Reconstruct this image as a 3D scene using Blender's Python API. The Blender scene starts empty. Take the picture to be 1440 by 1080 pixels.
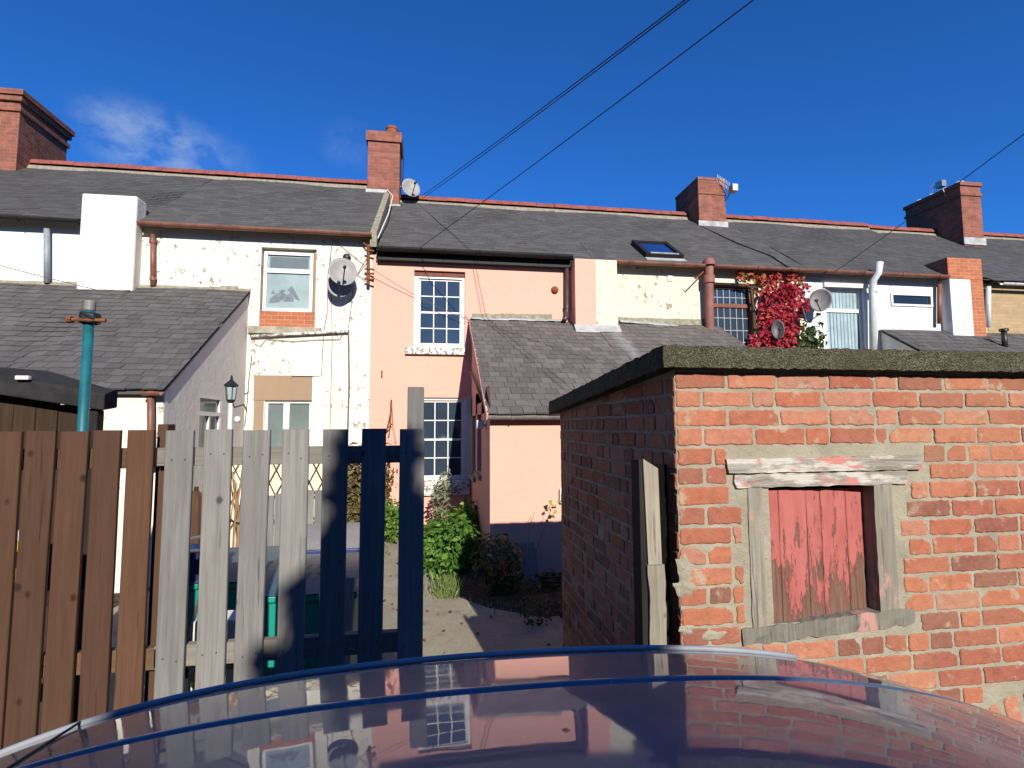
import bpy, math, random
from mathutils import Vector, Matrix, noise as mn
rnd = random.Random(7)
S = bpy.context.scene
COL = S.collection
V = Vector
# ------------------------------------------------------------------ camera
FPX, YAW, PITCH, ROLL, EYE = 745.0, math.radians(8.8), math.radians(4.6), math.radians(-0.25), 1.9
Fd = V((math.sin(YAW)*math.cos(PITCH), math.cos(YAW)*math.cos(PITCH), math.sin(PITCH)))
R0 = V((math.cos(YAW), -math.sin(YAW), 0)); U0 = R0.cross(Fd)
Rt = R0*math.cos(ROLL)+U0*math.sin(ROLL); Up = -R0*math.sin(ROLL)+U0*math.cos(ROLL)
def ray(u, v): return Fd*FPX+Rt*(u-720)+Up*(540-v)
CAM = V((0, 0, EYE))
# survey helpers: where a sight line meets a real plane of the place
def P(u, v, Y): d = ray(u, v); return CAM+d*(Y/d.y)
def PX(u, v, X): d = ray(u, v); return CAM+d*(X/d.x)
def G(u, v, z=0): d = ray(u, v); return CAM+d*((z-EYE)/d.z)
def RC(u0, v0, u1, v1, Y):
    um, vm = (u0+u1)/2, (v0+v1)/2
    return P(u0, vm, Y).x, P(u1, vm, Y).x, P(um, v1, Y).z, P(um, v0, Y).z   # x0,x1,z0,z1
cd = bpy.data.cameras.new('camera'); cam = bpy.data.objects.new('camera', cd); COL.objects.link(cam)
cd.sensor_width = 36; cd.lens = FPX/1440*36; cd.clip_end = 2000; cd.clip_start = 0.02
cam.matrix_world = Matrix(((Rt.x, Up.x, -Fd.x, 0), (Rt.y, Up.y, -Fd.y, 0), (Rt.z, Up.z, -Fd.z, EYE), (0, 0, 0, 1)))
S.camera = cam
S.view_settings.view_transform = 'Standard'; S.view_settings.look = 'None'
S.view_settings.exposure = 0.66; S.view_settings.gamma = 1
# ------------------------------------------------------------------ light
SUN_EL, SUN_AZ = math.radians(27), math.radians(8)     # azimuth from behind the camera towards the right
sd = V((math.sin(SUN_AZ)*math.cos(SUN_EL), -math.cos(SUN_AZ)*math.cos(SUN_EL), math.sin(SUN_EL)))
sl = bpy.data.lights.new('sun', 'SUN'); so = bpy.data.objects.new('sun', sl); COL.objects.link(so)
sl.energy = 5.0; sl.angle = math.radians(0.5); sl.color = (1, 0.93, 0.82)
so.rotation_euler = sd.to_track_quat('Z', 'Y').to_euler(); so.location = (3, -8, 12)
w = bpy.data.worlds.new('World'); S.world = w; w.use_nodes = True
nt = w.node_tree; nt.nodes.clear()
sky = nt.nodes.new('ShaderNodeTexSky'); sky.sky_type = 'NISHITA'; sky.sun_disc = False
sky.sun_elevation = SUN_EL; sky.sun_rotation = math.pi-SUN_AZ
sky.air_density = 1.1; sky.dust_density = 0.0; sky.ozone_density = 6.0; sky.altitude = 1200
bg = nt.nodes.new('ShaderNodeBackground'); bg.inputs[1].default_value = 0.062
tc = nt.nodes.new('ShaderNodeTexCoord')
def wvm(op, a, b=None):
    n = nt.nodes.new('ShaderNodeVectorMath'); n.operation = op
    for i, x in enumerate((a, b)):
        if x is None: continue
        if isinstance(x, (tuple, Vector)): n.inputs[i].default_value = x
        else: nt.links.new(x, n.inputs[i])
    return n
def wm(op, a, b):
    n = nt.nodes.new('ShaderNodeMath'); n.operation = op; n.use_clamp = True
    for i, x in enumerate((a, b)):
        if isinstance(x, (int, float)): n.inputs[i].default_value = x
        else: nt.links.new(x, n.inputs[i])
    return n.outputs[0]
def wblob(u, v, rad, sx=1.0):
    d = ray(u, v).normalized()
    s = wvm('SUBTRACT', tc.outputs['Generated'], tuple(d))
    k = wvm('MULTIPLY', s.outputs[0], (1, 1, sx))
    L = wvm('LENGTH', k.outputs[0])
    mr = nt.nodes.new('ShaderNodeMapRange'); mr.inputs[1].default_value = rad; mr.inputs[2].default_value = rad*0.15
    nt.links.new(L.outputs['Value'], mr.inputs[0]); mr.interpolation_type = 'SMOOTHSTEP'
    return mr.outputs[0]
cn = nt.nodes.new('ShaderNodeTexNoise'); cn.inputs['Scale'].default_value = 17; cn.inputs['Detail'].default_value = 12; cn.inputs['Distortion'].default_value = 0.15; cn.inputs['Roughness'].default_value = 0.62
mpn = nt.nodes.new('ShaderNodeMapping'); mpn.inputs['Rotation'].default_value = (0, 0.5, 0); mpn.inputs['Scale'].default_value = (1, 1, 1.5)
nt.links.new(tc.outputs['Generated'], mpn.inputs[0]); nt.links.new(mpn.outputs[0], cn.inputs['Vector'])
cr = nt.nodes.new('ShaderNodeMapRange'); cr.inputs[1].default_value = 0.42; cr.inputs[2].default_value = 0.66
nt.links.new(cn.outputs['Fac'], cr.inputs[0])
b1 = wblob(235, 212, 0.14, 2.2); b2 = wblob(180, 178, 0.09, 1.8); b3 = wblob(490, 205, 0.06, 1.2)
bs = wm('ADD', b1, wm('ADD', wm('MULTIPLY', b2, 0.55), wm('MULTIPLY', b3, 0.35)))
cf = wm('MULTIPLY', wm('MULTIPLY', bs, wm('ADD', wm('MULTIPLY', cr.outputs[0], 1.0), 0.10)), 0.5)
tint = nt.nodes.new('ShaderNodeMix'); tint.data_type = 'RGBA'; tint.blend_type = 'MULTIPLY'; tint.inputs[0].default_value = 1.0
tint.inputs[7].default_value = (0.30, 0.92, 1.62, 1)
nt.links.new(sky.outputs[0], tint.inputs[6])
mx = nt.nodes.new('ShaderNodeMix'); mx.data_type = 'RGBA'; mx.inputs[7].default_value = (4.2, 5.4, 7.6, 1)
nt.links.new(cf, mx.inputs[0]); nt.links.new(tint.outputs[2], mx.inputs[6])
nt.links.new(mx.outputs[2], bg.inputs[0])
wo = nt.nodes.new('ShaderNodeOutputWorld'); nt.links.new(bg.outputs[0], wo.inputs[0])

# ------------------------------------------------------------------ materials
class Mt:
    def __init__(s, name, rough=0.8, spec=0.3, metal=0.0):
        s.m = bpy.data.materials.new(name); s.m.use_nodes = True; s.t = s.m.node_tree
        s.b = s.t.nodes['Principled BSDF']
        s.b.inputs['Roughness'].default_value = rough; s.b.inputs['Specular IOR Level'].default_value = spec
        s.b.inputs['Metallic'].default_value = metal
        s.tc = s.t.nodes.new('ShaderNodeTexCoord').outputs['Object']
    def n(s, k, **kw):
        x = s.t.nodes.new(k)
        for a, b in kw.items(): setattr(x, a, b)
        return x
    def L(s, a, b):
        if isinstance(a, (int, float)): b.default_value = a
        elif isinstance(a, tuple): b.default_value = a if len(a) == len(b.default_value) else a+(1,)
        else: s.t.links.new(a, b)
    def noise(s, scale, detail=4, st=(1, 1, 1), rough=0.55, off=0, dist=0):
        mp = s.n('ShaderNodeMapping'); mp.inputs['Scale'].default_value = st; mp.inputs['Location'].default_value = (off, off*1.7, off*.3)
        s.L(s.tc, mp.inputs[0]); x = s.n('ShaderNodeTexNoise'); s.L(mp.outputs[0], x.inputs['Vector'])
        x.inputs['Scale'].default_value = scale; x.inputs['Detail'].default_value = detail; x.inputs['Roughness'].default_value = rough
        x.inputs['Distortion'].default_value = dist
        return x.outputs['Fac']
    def ramp(s, f, stops):
        x = s.n('ShaderNodeValToRGB'); e = x.color_ramp.elements
        while len(e) < len(stops): e.new(0.5)
        for i, (p, c) in enumerate(stops):
            e[i].position = p
            if isinstance(c, (int, float)): c = (c, c, c)
            e[i].color = (*c, 1)
        s.L(f, x.inputs[0]); return x.outputs[0]
    def mix(s, f, a, b, mode='MIX'):
        x = s.n('ShaderNodeMix', data_type='RGBA', blend_type=mode)
        s.L(f, x.inputs[0]); s.L(a, x.inputs[6]); s.L(b, x.inputs[7]); return x.outputs[2]
    def math(s, op, a, b=0.0, clamp=False):
        x = s.n('ShaderNodeMath', operation=op); x.use_clamp = clamp
        s.L(a, x.inputs[0]); s.L(b, x.inputs[1]); return x.outputs[0]
    def rng(s, f, a, b, c=0.0, d=1.0):
        x = s.n('ShaderNodeMapRange'); s.L(f, x.inputs[0])
        for i, q in enumerate((a, b, c, d)): x.inputs[i+1].default_value = q
        return x.outputs[0]
    def sep(s):
        x = s.n('ShaderNodeSeparateXYZ'); s.L(s.tc, x.inputs[0]); return x.outputs
    def attr(s, nme='rnd'):
        x = s.n('ShaderNodeAttribute', attribute_name=nme); return x.outputs['Fac']
    def bump(s, h, strength=0.5, dist=0.01):
        x = s.n('ShaderNodeBump'); x.inputs['Strength'].default_value = strength; x.inputs['Distance'].default_value = dist
        s.L(h, x.inputs['Height'])
        if s.b.inputs['Normal'].is_linked: s.L(s.b.inputs['Normal'].links[0].from_socket, x.inputs['Normal'])
        s.L(x.outputs[0], s.b.inputs['Normal'])
    def col(s, c):      # one reflectance factor for all surfaces, balanced with exposure and sky strength
        if isinstance(c, tuple): c = tuple(x*.80 for x in c[:3])
        else: c = s.mix(1.0, c, (.80, .80, .80), 'MULTIPLY')
        s.L(c, s.b.inputs['Base Color']); return s.m

def plain(name, c, rough=0.5, spec=0.4, metal=0, var=0.25, sc=14, bump=0.15):
    m = Mt(name, rough, spec, metal)
    f = m.noise(sc, 5); d = tuple(x*(1-var) for x in c); l = tuple(min(1, x*(1+var*0.5)) for x in c)
    if bump: m.bump(m.noise(sc*6, 4), bump, 0.003)
    return m.col(m.ramp(f, [(0.3, d), (0.7, l)]))

def render_wall(name, c, dirt=(0.35, 0.3, 0.22), amount=0.12, peel=None, bumpy=0.35, streak=0.25):
    m = Mt(name, 0.85, 0.15)
    a = m.ramp(m.noise(1.3, 6), [(0.3, tuple(x*0.93 for x in c)), (0.7, c)])
    st = m.rng(m.noise(3, 5, (3.0, 3.0, 0.25), off=3), 0.52, 0.78)
    a = m.mix(m.math('MULTIPLY', st, streak), a, tuple(x*0.62+d*0.2 for x, d in zip(c, dirt)))
    sp = m.rng(m.noise(14, 6, off=9), 0.62, 0.78)
    a = m.mix(m.math('MULTIPLY', sp, amount), a, dirt)
    vc = m.n('ShaderNodeTexVoronoi', feature='DISTANCE_TO_EDGE'); vc.inputs['Scale'].default_value = 0.9
    nv = m.n('ShaderNodeTexNoise'); nv.inputs['Scale'].default_value = 5; nv.inputs['Detail'].default_value = 6; m.L(m.tc, nv.inputs['Vector'])
    va = m.n('ShaderNodeVectorMath', operation='SCALE'); m.L(nv.outputs['Color'], va.inputs[0]); va.inputs['Scale'].default_value = 0.35
    vb = m.n('ShaderNodeVectorMath', operation='ADD'); m.L(m.tc, vb.inputs[0]); m.L(va.outputs[0], vb.inputs[1]); m.L(vb.outputs[0], vc.inputs['Vector'])
    ck = m.math('MULTIPLY', 0.0 if peel is None else m.rng(vc.outputs['Distance'], 0.007, 0.002), m.rng(m.noise(1.1, 3, off=21), 0.48, 0.6)); a = m.mix(m.math('MULTIPLY', ck, .6), a, tuple(x*.45 for x in dirt))
    m.bump(m.noise(9, 5), bumpy, 0.02); m.bump(m.noise(90, 3), bumpy*0.8, 0.004)
    if peel:
        big = m.rng(m.noise(0.9, 2, off=peel[0]), 0.44, 0.60)
        fine = m.rng(m.noise(8, 9, (1, 1, .8), 0.68, off=5), 0.585, 0.62)
        f = m.math('MULTIPLY', big, fine)
        pc = m.ramp(m.noise(20, 4), [(0.35, (0.16, 0.15, 0.13)), (0.7, (0.36, 0.32, 0.25))])
        a = m.mix(m.math('MULTIPLY', f, 0.7), a, pc); m.bump(m.math('SUBTRACT', 1.0, f), 1.0, 0.015)
    return m.col(a)

M = {}
M['pink'] = render_wall('pink_masonry_paint', (0.82, 0.425, 0.33), (0.46, 0.24, 0.17), 0.10, bumpy=0.25, streak=0.12)
M['white'] = render_wall('white_limewash', (0.80, 0.755, 0.64), (0.45, 0.32, 0.17), 0.35, peel=(2.0,), streak=0.55)
M['cream'] = render_wall('cream_masonry_paint', (0.78, 0.69, 0.52), (0.4, 0.33, 0.22), 0.3, peel=(7.5,), streak=0.3)
M['palewhite'] = render_wall('pale_white_render', (0.74, 0.76, 0.76), (0.45, 0.4, 0.34), 0.1, streak=0.25)
M['farcream'] = render_wall('far_cream_render', (0.80, 0.77, 0.68), (0.5, 0.45, 0.35), 0.12, streak=0.25)
M['greyrender'] = render_wall('light_grey_render', (0.78, 0.75, 0.69), (0.4, 0.38, 0.33), 0.1, streak=0.2)
M['brownrender'] = render_wall('brown_patch_render', (0.34, 0.24, 0.16), (0.2, 0.14, 0.1), 0.2)

def brick_shader(name, c1, c2, mortar, bw=0.225, bh=0.075, msz=0.012, dark=0.3):
    m = Mt(name, 0.9, 0.12)
    x, y, z = m.sep(); cmb = m.n('ShaderNodeCombineXYZ'); s_ = m.math('ADD', x, y)
    m.L(s_, cmb.inputs[0]); m.L(z, cmb.inputs[1])
    nv = m.n('ShaderNodeTexNoise'); nv.inputs['Scale'].default_value = 18; m.L(m.tc, nv.inputs['Vector'])
    va = m.n('ShaderNodeVectorMath', operation='SCALE'); m.L(nv.outputs['Color'], va.inputs[0]); va.inputs['Scale'].default_value = 0.018
    vb = m.n('ShaderNodeVectorMath', operation='ADD'); m.L(cmb.outputs[0], vb.inputs[0]); m.L(va.outputs[0], vb.inputs[1])
    b = m.n('ShaderNodeTexBrick'); m.L(vb.outputs[0], b.inputs['Vector'])
    b.inputs['Scale'].default_value = 1; b.inputs['Brick Width'].default_value = bw; b.inputs['Row Height'].default_value = bh
    b.inputs['Mortar Size'].default_value = msz*0.5; b.inputs['Mortar Smooth'].default_value = 0.2
    b.inputs['Color1'].default_value = (*c1, 1); b.inputs['Color2'].default_value = (*c2, 1); b.inputs['Mortar'].default_value = (*mortar, 1)
    a = m.mix(m.math('MULTIPLY', m.rng(m.noise(5, 6), 0.4, 0.75), dark*2), b.outputs['Color'], (0.08, 0.05, 0.04))
    m.bump(m.math('SUBTRACT', 1.0, b.outputs['Fac']), 0.7, 0.008); m.bump(m.noise(60, 4), 0.4, 0.005)
    return m.col(a)
M['chimbrick'] = brick_shader('sooty_red_brick', (0.36, 0.125, 0.085), (0.26, 0.085, 0.06), (0.27, 0.21, 0.16))
M['infill'] = brick_shader('orange_infill_brick', (0.50, 0.17, 0.08), (0.42, 0.13, 0.06), (0.45, 0.32, 0.24), dark=0.1)
M['yellowbrick'] = brick_shader('buff_brick', (0.46, 0.33, 0.18), (0.38, 0.27, 0.15), (0.4, 0.33, 0.24), dark=0.1)

def brick_geo(name, stops, dirt):
    m = Mt(name, 0.88, 0.15)
    a = m.ramp(m.attr(), stops)
    a = m.mix(m.rng(m.noise(22, 6), 0.35, 0.75, 0, 0.55), a, m.mix(1.0, a, (0.62, 0.5, 0.45), 'MULTIPLY'))
    a = m.mix(m.rng(m.noise(45, 5, off=4), 0.62, 0.75, 0, 0.5), a, (0.5, 0.2, 0.12))
    sp = m.rng(m.noise(11, 8, off=6, rough=0.65), 0.58, 0.66, 0, dirt)
    a = m.mix(sp, a, (0.40, 0.34, 0.25))
    dk = m.rng(m.noise(13, 8, off=12, rough=.7), 0.56, 0.70, 0, 0.7)
    a = m.mix(dk, a, (0.10, 0.05, 0.04))
    a = m.mix(m.rng(m.noise(70, 5, off=20, rough=.7), 0.60, 0.70, 0, 0.55), a, (0.12, 0.06, 0.045))
    x, y, z = m.sep(); a = m.mix(m.rng(m.noise(1.6, 4, off=30), 0.4, 0.68, 0, 0.35), a, (0.44, 0.27, 0.15))
    m.bump(m.noise(28, 6, rough=0.65), 0.7, 0.012); m.bump(m.noise(150, 3), 0.5, 0.003)
    return m.col(a)
M['brick'] = brick_geo('weathered_red_brick', [(0.0, (0.21, 0.085, 0.072)), (0.12, (0.31, 0.105, 0.078)), (0.35, (0.38, 0.125, 0.08)), (0.6, (0.43, 0.145, 0.088)), (0.8, (0.47, 0.19, 0.125)), (0.94, (0.40, 0.20, 0.15)), (0.97, (0.42, 0.38, 0.29))], 0.8)
m = Mt('lime_mortar', 0.95, 0.1)
a = m.ramp(m.noise(6, 6), [(0.3, (0.27, 0.245, 0.19)), (0.7, (0.40, 0.365, 0.29))])
a = m.mix(m.rng(m.noise(60, 4), 0.6, 0.75, 0, 0.6), a, (0.16, 0.14, 0.1))
m.bump(m.noise(30, 6, rough=0.7), 0.8, 0.012); m.bump(m.noise(160, 3), 0.6, 0.004); M['mortar'] = m.col(a)

def slate(name, c, spread=0.35, lich=0.25):
    m = Mt(name, 0.75, 0.22)
    a = m.ramp(m.attr(), [(0, tuple(x*(1-spread) for x in c)), (0.5, c), (1, tuple(x*(1+spread) for x in c))])
    a = m.mix(m.rng(m.noise(2.2, 6), 0.4, 0.7, 0, 0.5), a, tuple(x*0.7 for x in c))
    a = m.mix(m.rng(m.noise(40, 6, off=3, rough=0.7), 0.60, 0.72, 0, lich), a, (0.32, 0.31, 0.27))
    m.bump(m.noise(35, 5, (1, 1, 1)), 0.35, 0.006)
    return m.col(a)
def stained_slate():
    m = Mt('brown_grey_slate_with_lead_run', 0.75, 0.22); c = (0.138, 0.122, 0.118)
    a = m.ramp(m.attr(), [(0, tuple(x*.84 for x in c)), (0.5, c), (1, tuple(x*1.16 for x in c))])
    a = m.mix(m.rng(m.noise(40, 6, off=3, rough=0.7), 0.60, 0.72, 0, .35), a, (0.32, 0.31, 0.27))
    x, y, z = m.sep(); d = m.math('ABSOLUTE', m.math('ADD', m.math('ADD', x, 1.62), m.math('MULTIPLY', m.math('SUBTRACT', m.noise(3, 3), .5), .25)))
    a = m.mix(m.rng(d, .16, .03, 0, .42), a, (0.36, 0.36, 0.38)); m.bump(m.noise(35, 5), 0.35, 0.006); return m.col(a)
M['slate_stained'] = stained_slate()
M['slate'] = slate('grey_slate', (0.092, 0.090, 0.088), 0.2, 0.5); M['slate_brown'] = slate('brown_grey_slate', (0.142, 0.126, 0.122), 0.22, 0.4)
M['slate_dark'] = slate('dark_grey_slate', (0.082, 0.081, 0.08), 0.18, 0.4); M['slate_left'] = slate('old_grey_slate', (0.105, 0.10, 0.10), 0.2)

def wood(name, lo, hi, knot=True, paint=None, grainax='z', rough=0.85):
    m = Mt(name, rough, 0.2)
    st = (22, 22, 0.9) if grainax == 'z' else (0.9, 22, 22)
    off = m.math('MULTIPLY', m.attr(), 13.0)
    mp = m.n('ShaderNodeMapping'); cb = m.n('ShaderNodeCombineXYZ'); m.L(off, cb.inputs[0]); m.L(off, cb.inputs[2])
    va = m.n('ShaderNodeVectorMath', operation='ADD'); m.L(m.tc, va.inputs[0]); m.L(cb.outputs[0], va.inputs[1]); m.tc = va.outputs[0]
    g = m.noise(3.2, 7, st, 0.6, dist=0.6)
    a = m.ramp(g, [(0.28, lo), (0.5, tuple((p+q)/2 for p, q in zip(lo, hi))), (0.72, hi)])
    a = m.mix(m.rng(m.noise(2.5, 4), 0.35, 0.7, 0, 0.35), a, tuple(x*0.7 for x in lo))
    a = m.mix(1.0, a, m.ramp(m.attr(), [(0, (0.72, 0.72, 0.74)), (1, (1.12, 1.1, 1.08))]), 'MULTIPLY')
    sm = m.rng(m.noise(1.6, 6, (1, 1, .8), off=40), 0.45, 0.72, 0, .45); a = m.mix(sm, a, tuple(x*.55 for x in hi))
    ck = m.rng(m.noise(7, 4, (9, 9, .3) if grainax == 'z' else (.3, 9, 9), .6, off=60), 0.64, 0.68, 0, .6); a = m.mix(ck, a, tuple(x*.3 for x in lo)); m.bump(m.math('SUBTRACT', 1.0, ck), .5, .004)
    if knot:
        v = m.n('ShaderNodeTexVoronoi'); mp = m.n('ShaderNodeMapping'); mp.inputs['Scale'].default_value = (10.0, 10.0, 8.0) if grainax == 'z' else (8, 10, 10)
        m.L(m.tc, mp.inputs[0]); m.L(mp.outputs[0], v.inputs['Vector']); v.inputs['Scale'].default_value = 1.0
        sc_ = m.n('ShaderNodeSeparateColor'); m.L(v.outputs['Color'], sc_.inputs[0]); k = m.math('MULTIPLY', m.rng(v.outputs['Distance'], 0.15, 0.07, 0, 0.85), m.rng(sc_.outputs[0], 0.42, 0.41, 0, 1)); a = m.mix(k, a, tuple(x*0.25 for x in lo))
    if paint:
        pf = m.rng(m.noise(7, 8, (0.5, 1, 1.6) if grainax != 'z' else (1, 1, .5), 0.65, off=2), paint[1], paint[1]+0.05)
        a = m.mix(pf, a, paint[0])
        m.bump(pf, 0.4, 0.003)
    m.bump(g, 0.35, 0.006)
    return m.col(a)
M['wood_grey'] = wood('weathered_grey_timber', (0.165, 0.162, 0.158), (0.28, 0.278, 0.27))
M['wood_rail'] = wood('weathered_grey_rail', (0.18, 0.17, 0.145), (0.31, 0.29, 0.25), knot=False, grainax='x')
M['wood_brown'] = wood('brown_stained_timber', (0.082, 0.040, 0.024), (0.125, 0.066, 0.042))
M['wood_brownrail'] = wood('brown_stained_rail', (0.10, 0.06, 0.035), (0.16, 0.10, 0.06), knot=False, grainax='x')
M['wood_old'] = wood('bleached_old_oak', (0.20, 0.17, 0.13), (0.40, 0.36, 0.30), knot=True)
M['wood_black'] = wood('black_treated_timber', (0.015, 0.014, 0.015), (0.04, 0.037, 0.035), knot=False)
M['wood_dark'] = wood('dark_brown_boards', (0.035, 0.02, 0.012), (0.08, 0.05, 0.03), knot=False)
M['lintel_top'] = wood('flaking_white_lintel_timber', (0.20, 0.19, 0.16), (0.46, 0.42, 0.38), knot=False, grainax='x', paint=((0.78, 0.75, 0.70), 0.47))
M['jamb'] = wood('bleached_window_jamb_timber', (0.17, 0.16, 0.13), (0.34, 0.32, 0.27), knot=False, paint=((0.44, 0.24, 0.21), 0.56))
def lint(m_):
    return m_
# lintel with white and pink flakes
m = Mt('lintel_paint_flakes', 0.8, 0.2)
g = m.noise(4, 7, (0.9, 20, 20), 0.6, dist=0.6)
a = m.ramp(g, [(0.3, (0.17, 0.16, 0.135)), (0.7, (0.36, 0.34, 0.30))])
a = m.mix(m.rng(m.noise(9, 8, (0.6, 1, 2), 0.65), 0.47, 0.56), a, (0.50, 0.48, 0.44))
pk = m.rng(m.noise(6, 8, (0.7, 1, 2.2), 0.65, off=14), 0.51, 0.56); a = m.mix(pk, a, (0.50, 0.20, 0.175))
m.bump(g, 0.6, 0.01); m.bump(pk, 0.3, 0.003); M['lintel'] = m.col(a)
# shutter: pink-red paint peeled low down
m = Mt('peeling_red_shutter_paint', 0.75, 0.25)
x, y, z = m.sep()
off = m.math('MULTIPLY', m.attr(), 9.0)
cb = m.n('ShaderNodeCombineXYZ'); m.L(off, cb.inputs[0]); m.L(off, cb.inputs[2])
va = m.n('ShaderNodeVectorMath', operation='ADD'); m.L(m.tc, va.inputs[0]); m.L(cb.outputs[0], va.inputs[1]); m.tc = va.outputs[0]
g = m.noise(5, 7, (20, 20, 1.0), 0.6, dist=0.5)
wd = m.ramp(g, [(0.3, (0.10, 0.052, 0.040)), (0.7, (0.22, 0.12, 0.092))])
pt = m.ramp(m.noise(8, 5, (2, 2, .6)), [(0.3, (0.34, 0.09, 0.082)), (0.7, (0.43, 0.135, 0.12))])
hgt = m.rng(z, 0.02, 0.55, 0.14, -0.085)
pe = m.rng(m.math('ADD', m.noise(8, 10, (2.6, 2.6, 0.5), 0.74), hgt), 0.54, 0.575)
a = m.mix(pe, pt, wd); m.bump(m.math('SUBTRACT', 1.0, pe), 0.7, 0.003); m.bump(g, 0.35, 0.004); M['shutter'] = m.col(a)

M['slab'] = None
m = Mt('pebbly_concrete_slab', 0.95, 0.1)
v = m.n('ShaderNodeTexVoronoi'); v.inputs['Scale'].default_value = 190; m.L(m.tc, v.inputs['Vector'])
sx = m.n('ShaderNodeSeparateColor'); m.L(v.outputs['Color'], sx.inputs[0])
a = m.ramp(sx.outputs[0], [(0.0, (0.05, 0.045, 0.03)), (0.55, (0.095, 0.087, 0.06)), (1.0, (0.19, 0.175, 0.13))])
a = m.mix(m.rng(m.noise(7, 5), 0.42, 0.62, 0, 0.55), a, (0.075, 0.07, 0.045))
m.bump(v.outputs['Distance'], 0.9, 0.008); m.bump(m.noise(20, 5), 0.6, 0.02); M['slab'] = m.col(a)

M['frame'] = plain('white_frame_gloss', (0.78, 0.77, 0.74), 0.45, 0.4, var=0.08, bump=0.05)
m = Mt('flaking_white_sill_paint', 0.7, 0.25); f = m.rng(m.noise(16, 7, rough=0.65), 0.5, 0.54)
M['flaky'] = m.col(m.mix(f, (0.76, 0.75, 0.71), m.ramp(m.noise(30, 3), [(0.3, (0.13, 0.12, 0.10)), (0.7, (0.34, 0.31, 0.25))]))); m.bump(f, 0.3, 0.004)
M['stone'] = plain('weathered_stone', (0.38, 0.35, 0.27), 0.9, 0.1, var=0.4, sc=9, bump=0.5)
M['flash'] = plain('lead_flashing', (0.42, 0.43, 0.43), 0.6, 0.3, var=0.4, sc=6, bump=0.3)
M['verge'] = plain('mortar_verge', (0.3, 0.28, 0.21), 0.95, 0.1, var=0.4, sc=12, bump=0.6)
M['ridge'] = plain('red_clay_ridge', (0.29, 0.085, 0.065), 0.8, 0.2, var=0.3, sc=5, bump=0.3)
M['ridgemortar'] = plain('ridge_bedding_mortar', (0.30, 0.265, 0.21), 0.95, 0.1, var=0.35, sc=12, bump=0.5)
M['gut_brown'] = plain('brown_cast_iron', (0.22, 0.09, 0.06), 0.5, 0.4, var=0.4, sc=6, bump=0.2)
M['gut_dark'] = plain('dark_brown_pipe', (0.085, 0.045, 0.045), 0.4, 0.45, var=0.3, sc=6, bump=0.1)
M['gut_black'] = plain('black_guttering', (0.018, 0.017, 0.018), 0.6, 0.2, var=0.3, bump=0.05)
M['gut_grey'] = plain('grey_guttering', (0.20, 0.19, 0.18), 0.6, 0.35, var=0.4, bump=0.2)
M['pipe_red'] = plain('dusty_red_pipe', (0.27, 0.115, 0.095), 0.7, 0.3, var=0.25, sc=5, bump=0.15)
M['pipe_white'] = plain('white_pipe', (0.62, 0.66, 0.68), 0.5, 0.4, var=0.15, bump=0.05)
M['pipe_blue'] = plain('grey_blue_pipe', (0.28, 0.31, 0.36), 0.5, 0.4, var=0.25)
M['terracotta'] = plain('terracotta_pot', (0.30, 0.10, 0.06), 0.85, 0.2, var=0.4, sc=8, bump=0.3)
M['dish'] = plain('grey_dish_enamel', (0.30, 0.295, 0.285), 0.55, 0.35, var=0.2, sc=8, bump=0.05)
M['dishdark'] = plain('dark_dish_enamel', (0.06, 0.06, 0.065), 0.5, 0.4)
M['metal'] = plain('dull_metal', (0.4, 0.4, 0.4), 0.4, 0.5, 0.8)
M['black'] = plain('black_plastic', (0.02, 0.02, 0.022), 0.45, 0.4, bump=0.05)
M['gap_shade'] = plain('gap_shade_black', (0.006, 0.006, 0.006), 0.95, 0.05, bump=0.1)  # near-black colour for the board that stands in for a shaded gap
M['cable'] = plain('black_cable', (0.012, 0.012, 0.014), 0.6, 0.3, bump=0)
M['cablegrey'] = plain('grey_cable', (0.12, 0.12, 0.12), 0.6, 0.3, bump=0)
M['teal'] = plain('teal_painted_steel', (0.012, 0.13, 0.16), 0.4, 0.5, var=0.4, sc=10, bump=0.1)
M['rust'] = plain('rusty_steel', (0.24, 0.08, 0.035), 0.85, 0.2, var=0.5, sc=20, bump=0.4)
M['bin_teal'] = plain('teal_bin_plastic', (0.01, 0.30, 0.22), 0.45, 0.4, var=0.15, sc=5, bump=0.05)
M['bin_lid'] = plain('slate_blue_lid_plastic', (0.05, 0.10, 0.13), 0.4, 0.45, var=0.15, sc=5, bump=0.05)
M['bin_blue'] = plain('navy_bin_plastic', (0.02, 0.04, 0.16), 0.45, 0.4, var=0.15, sc=5, bump=0.05)
M['paintwhite'] = plain('white_marking', (0.7, 0.7, 0.68), 0.6, 0.3, bump=0)
M['greyboard'] = wood('pale_grey_board', (0.28, 0.26, 0.25), (0.46, 0.43, 0.41), knot=False)
M['yellow'] = plain('yellow_plastic', (0.75, 0.55, 0.03), 0.5, 0.4, var=0.2)
M['bluegrey'] = plain('blue_grey_slab', (0.12, 0.15, 0.18), 0.85, 0.2, var=0.3, bump=0.4)
M['felt'] = plain('black_roofing_felt', (0.03, 0.03, 0.032), 0.9, 0.15, var=0.4, bump=0.4)
M['curtain'] = plain('pale_blue_curtain', (0.34, 0.46, 0.52), 0.9, 0.1, var=0.2, sc=5, bump=0.1)
M['blind'] = plain('grey_green_blind', (0.26, 0.33, 0.33), 0.8, 0.15, var=0.15, bump=0)
M['bluestuff'] = plain('navy_tarpaulin', (0.02, 0.035, 0.12), 0.5, 0.4, var=0.4, sc=9, bump=0.6)
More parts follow.
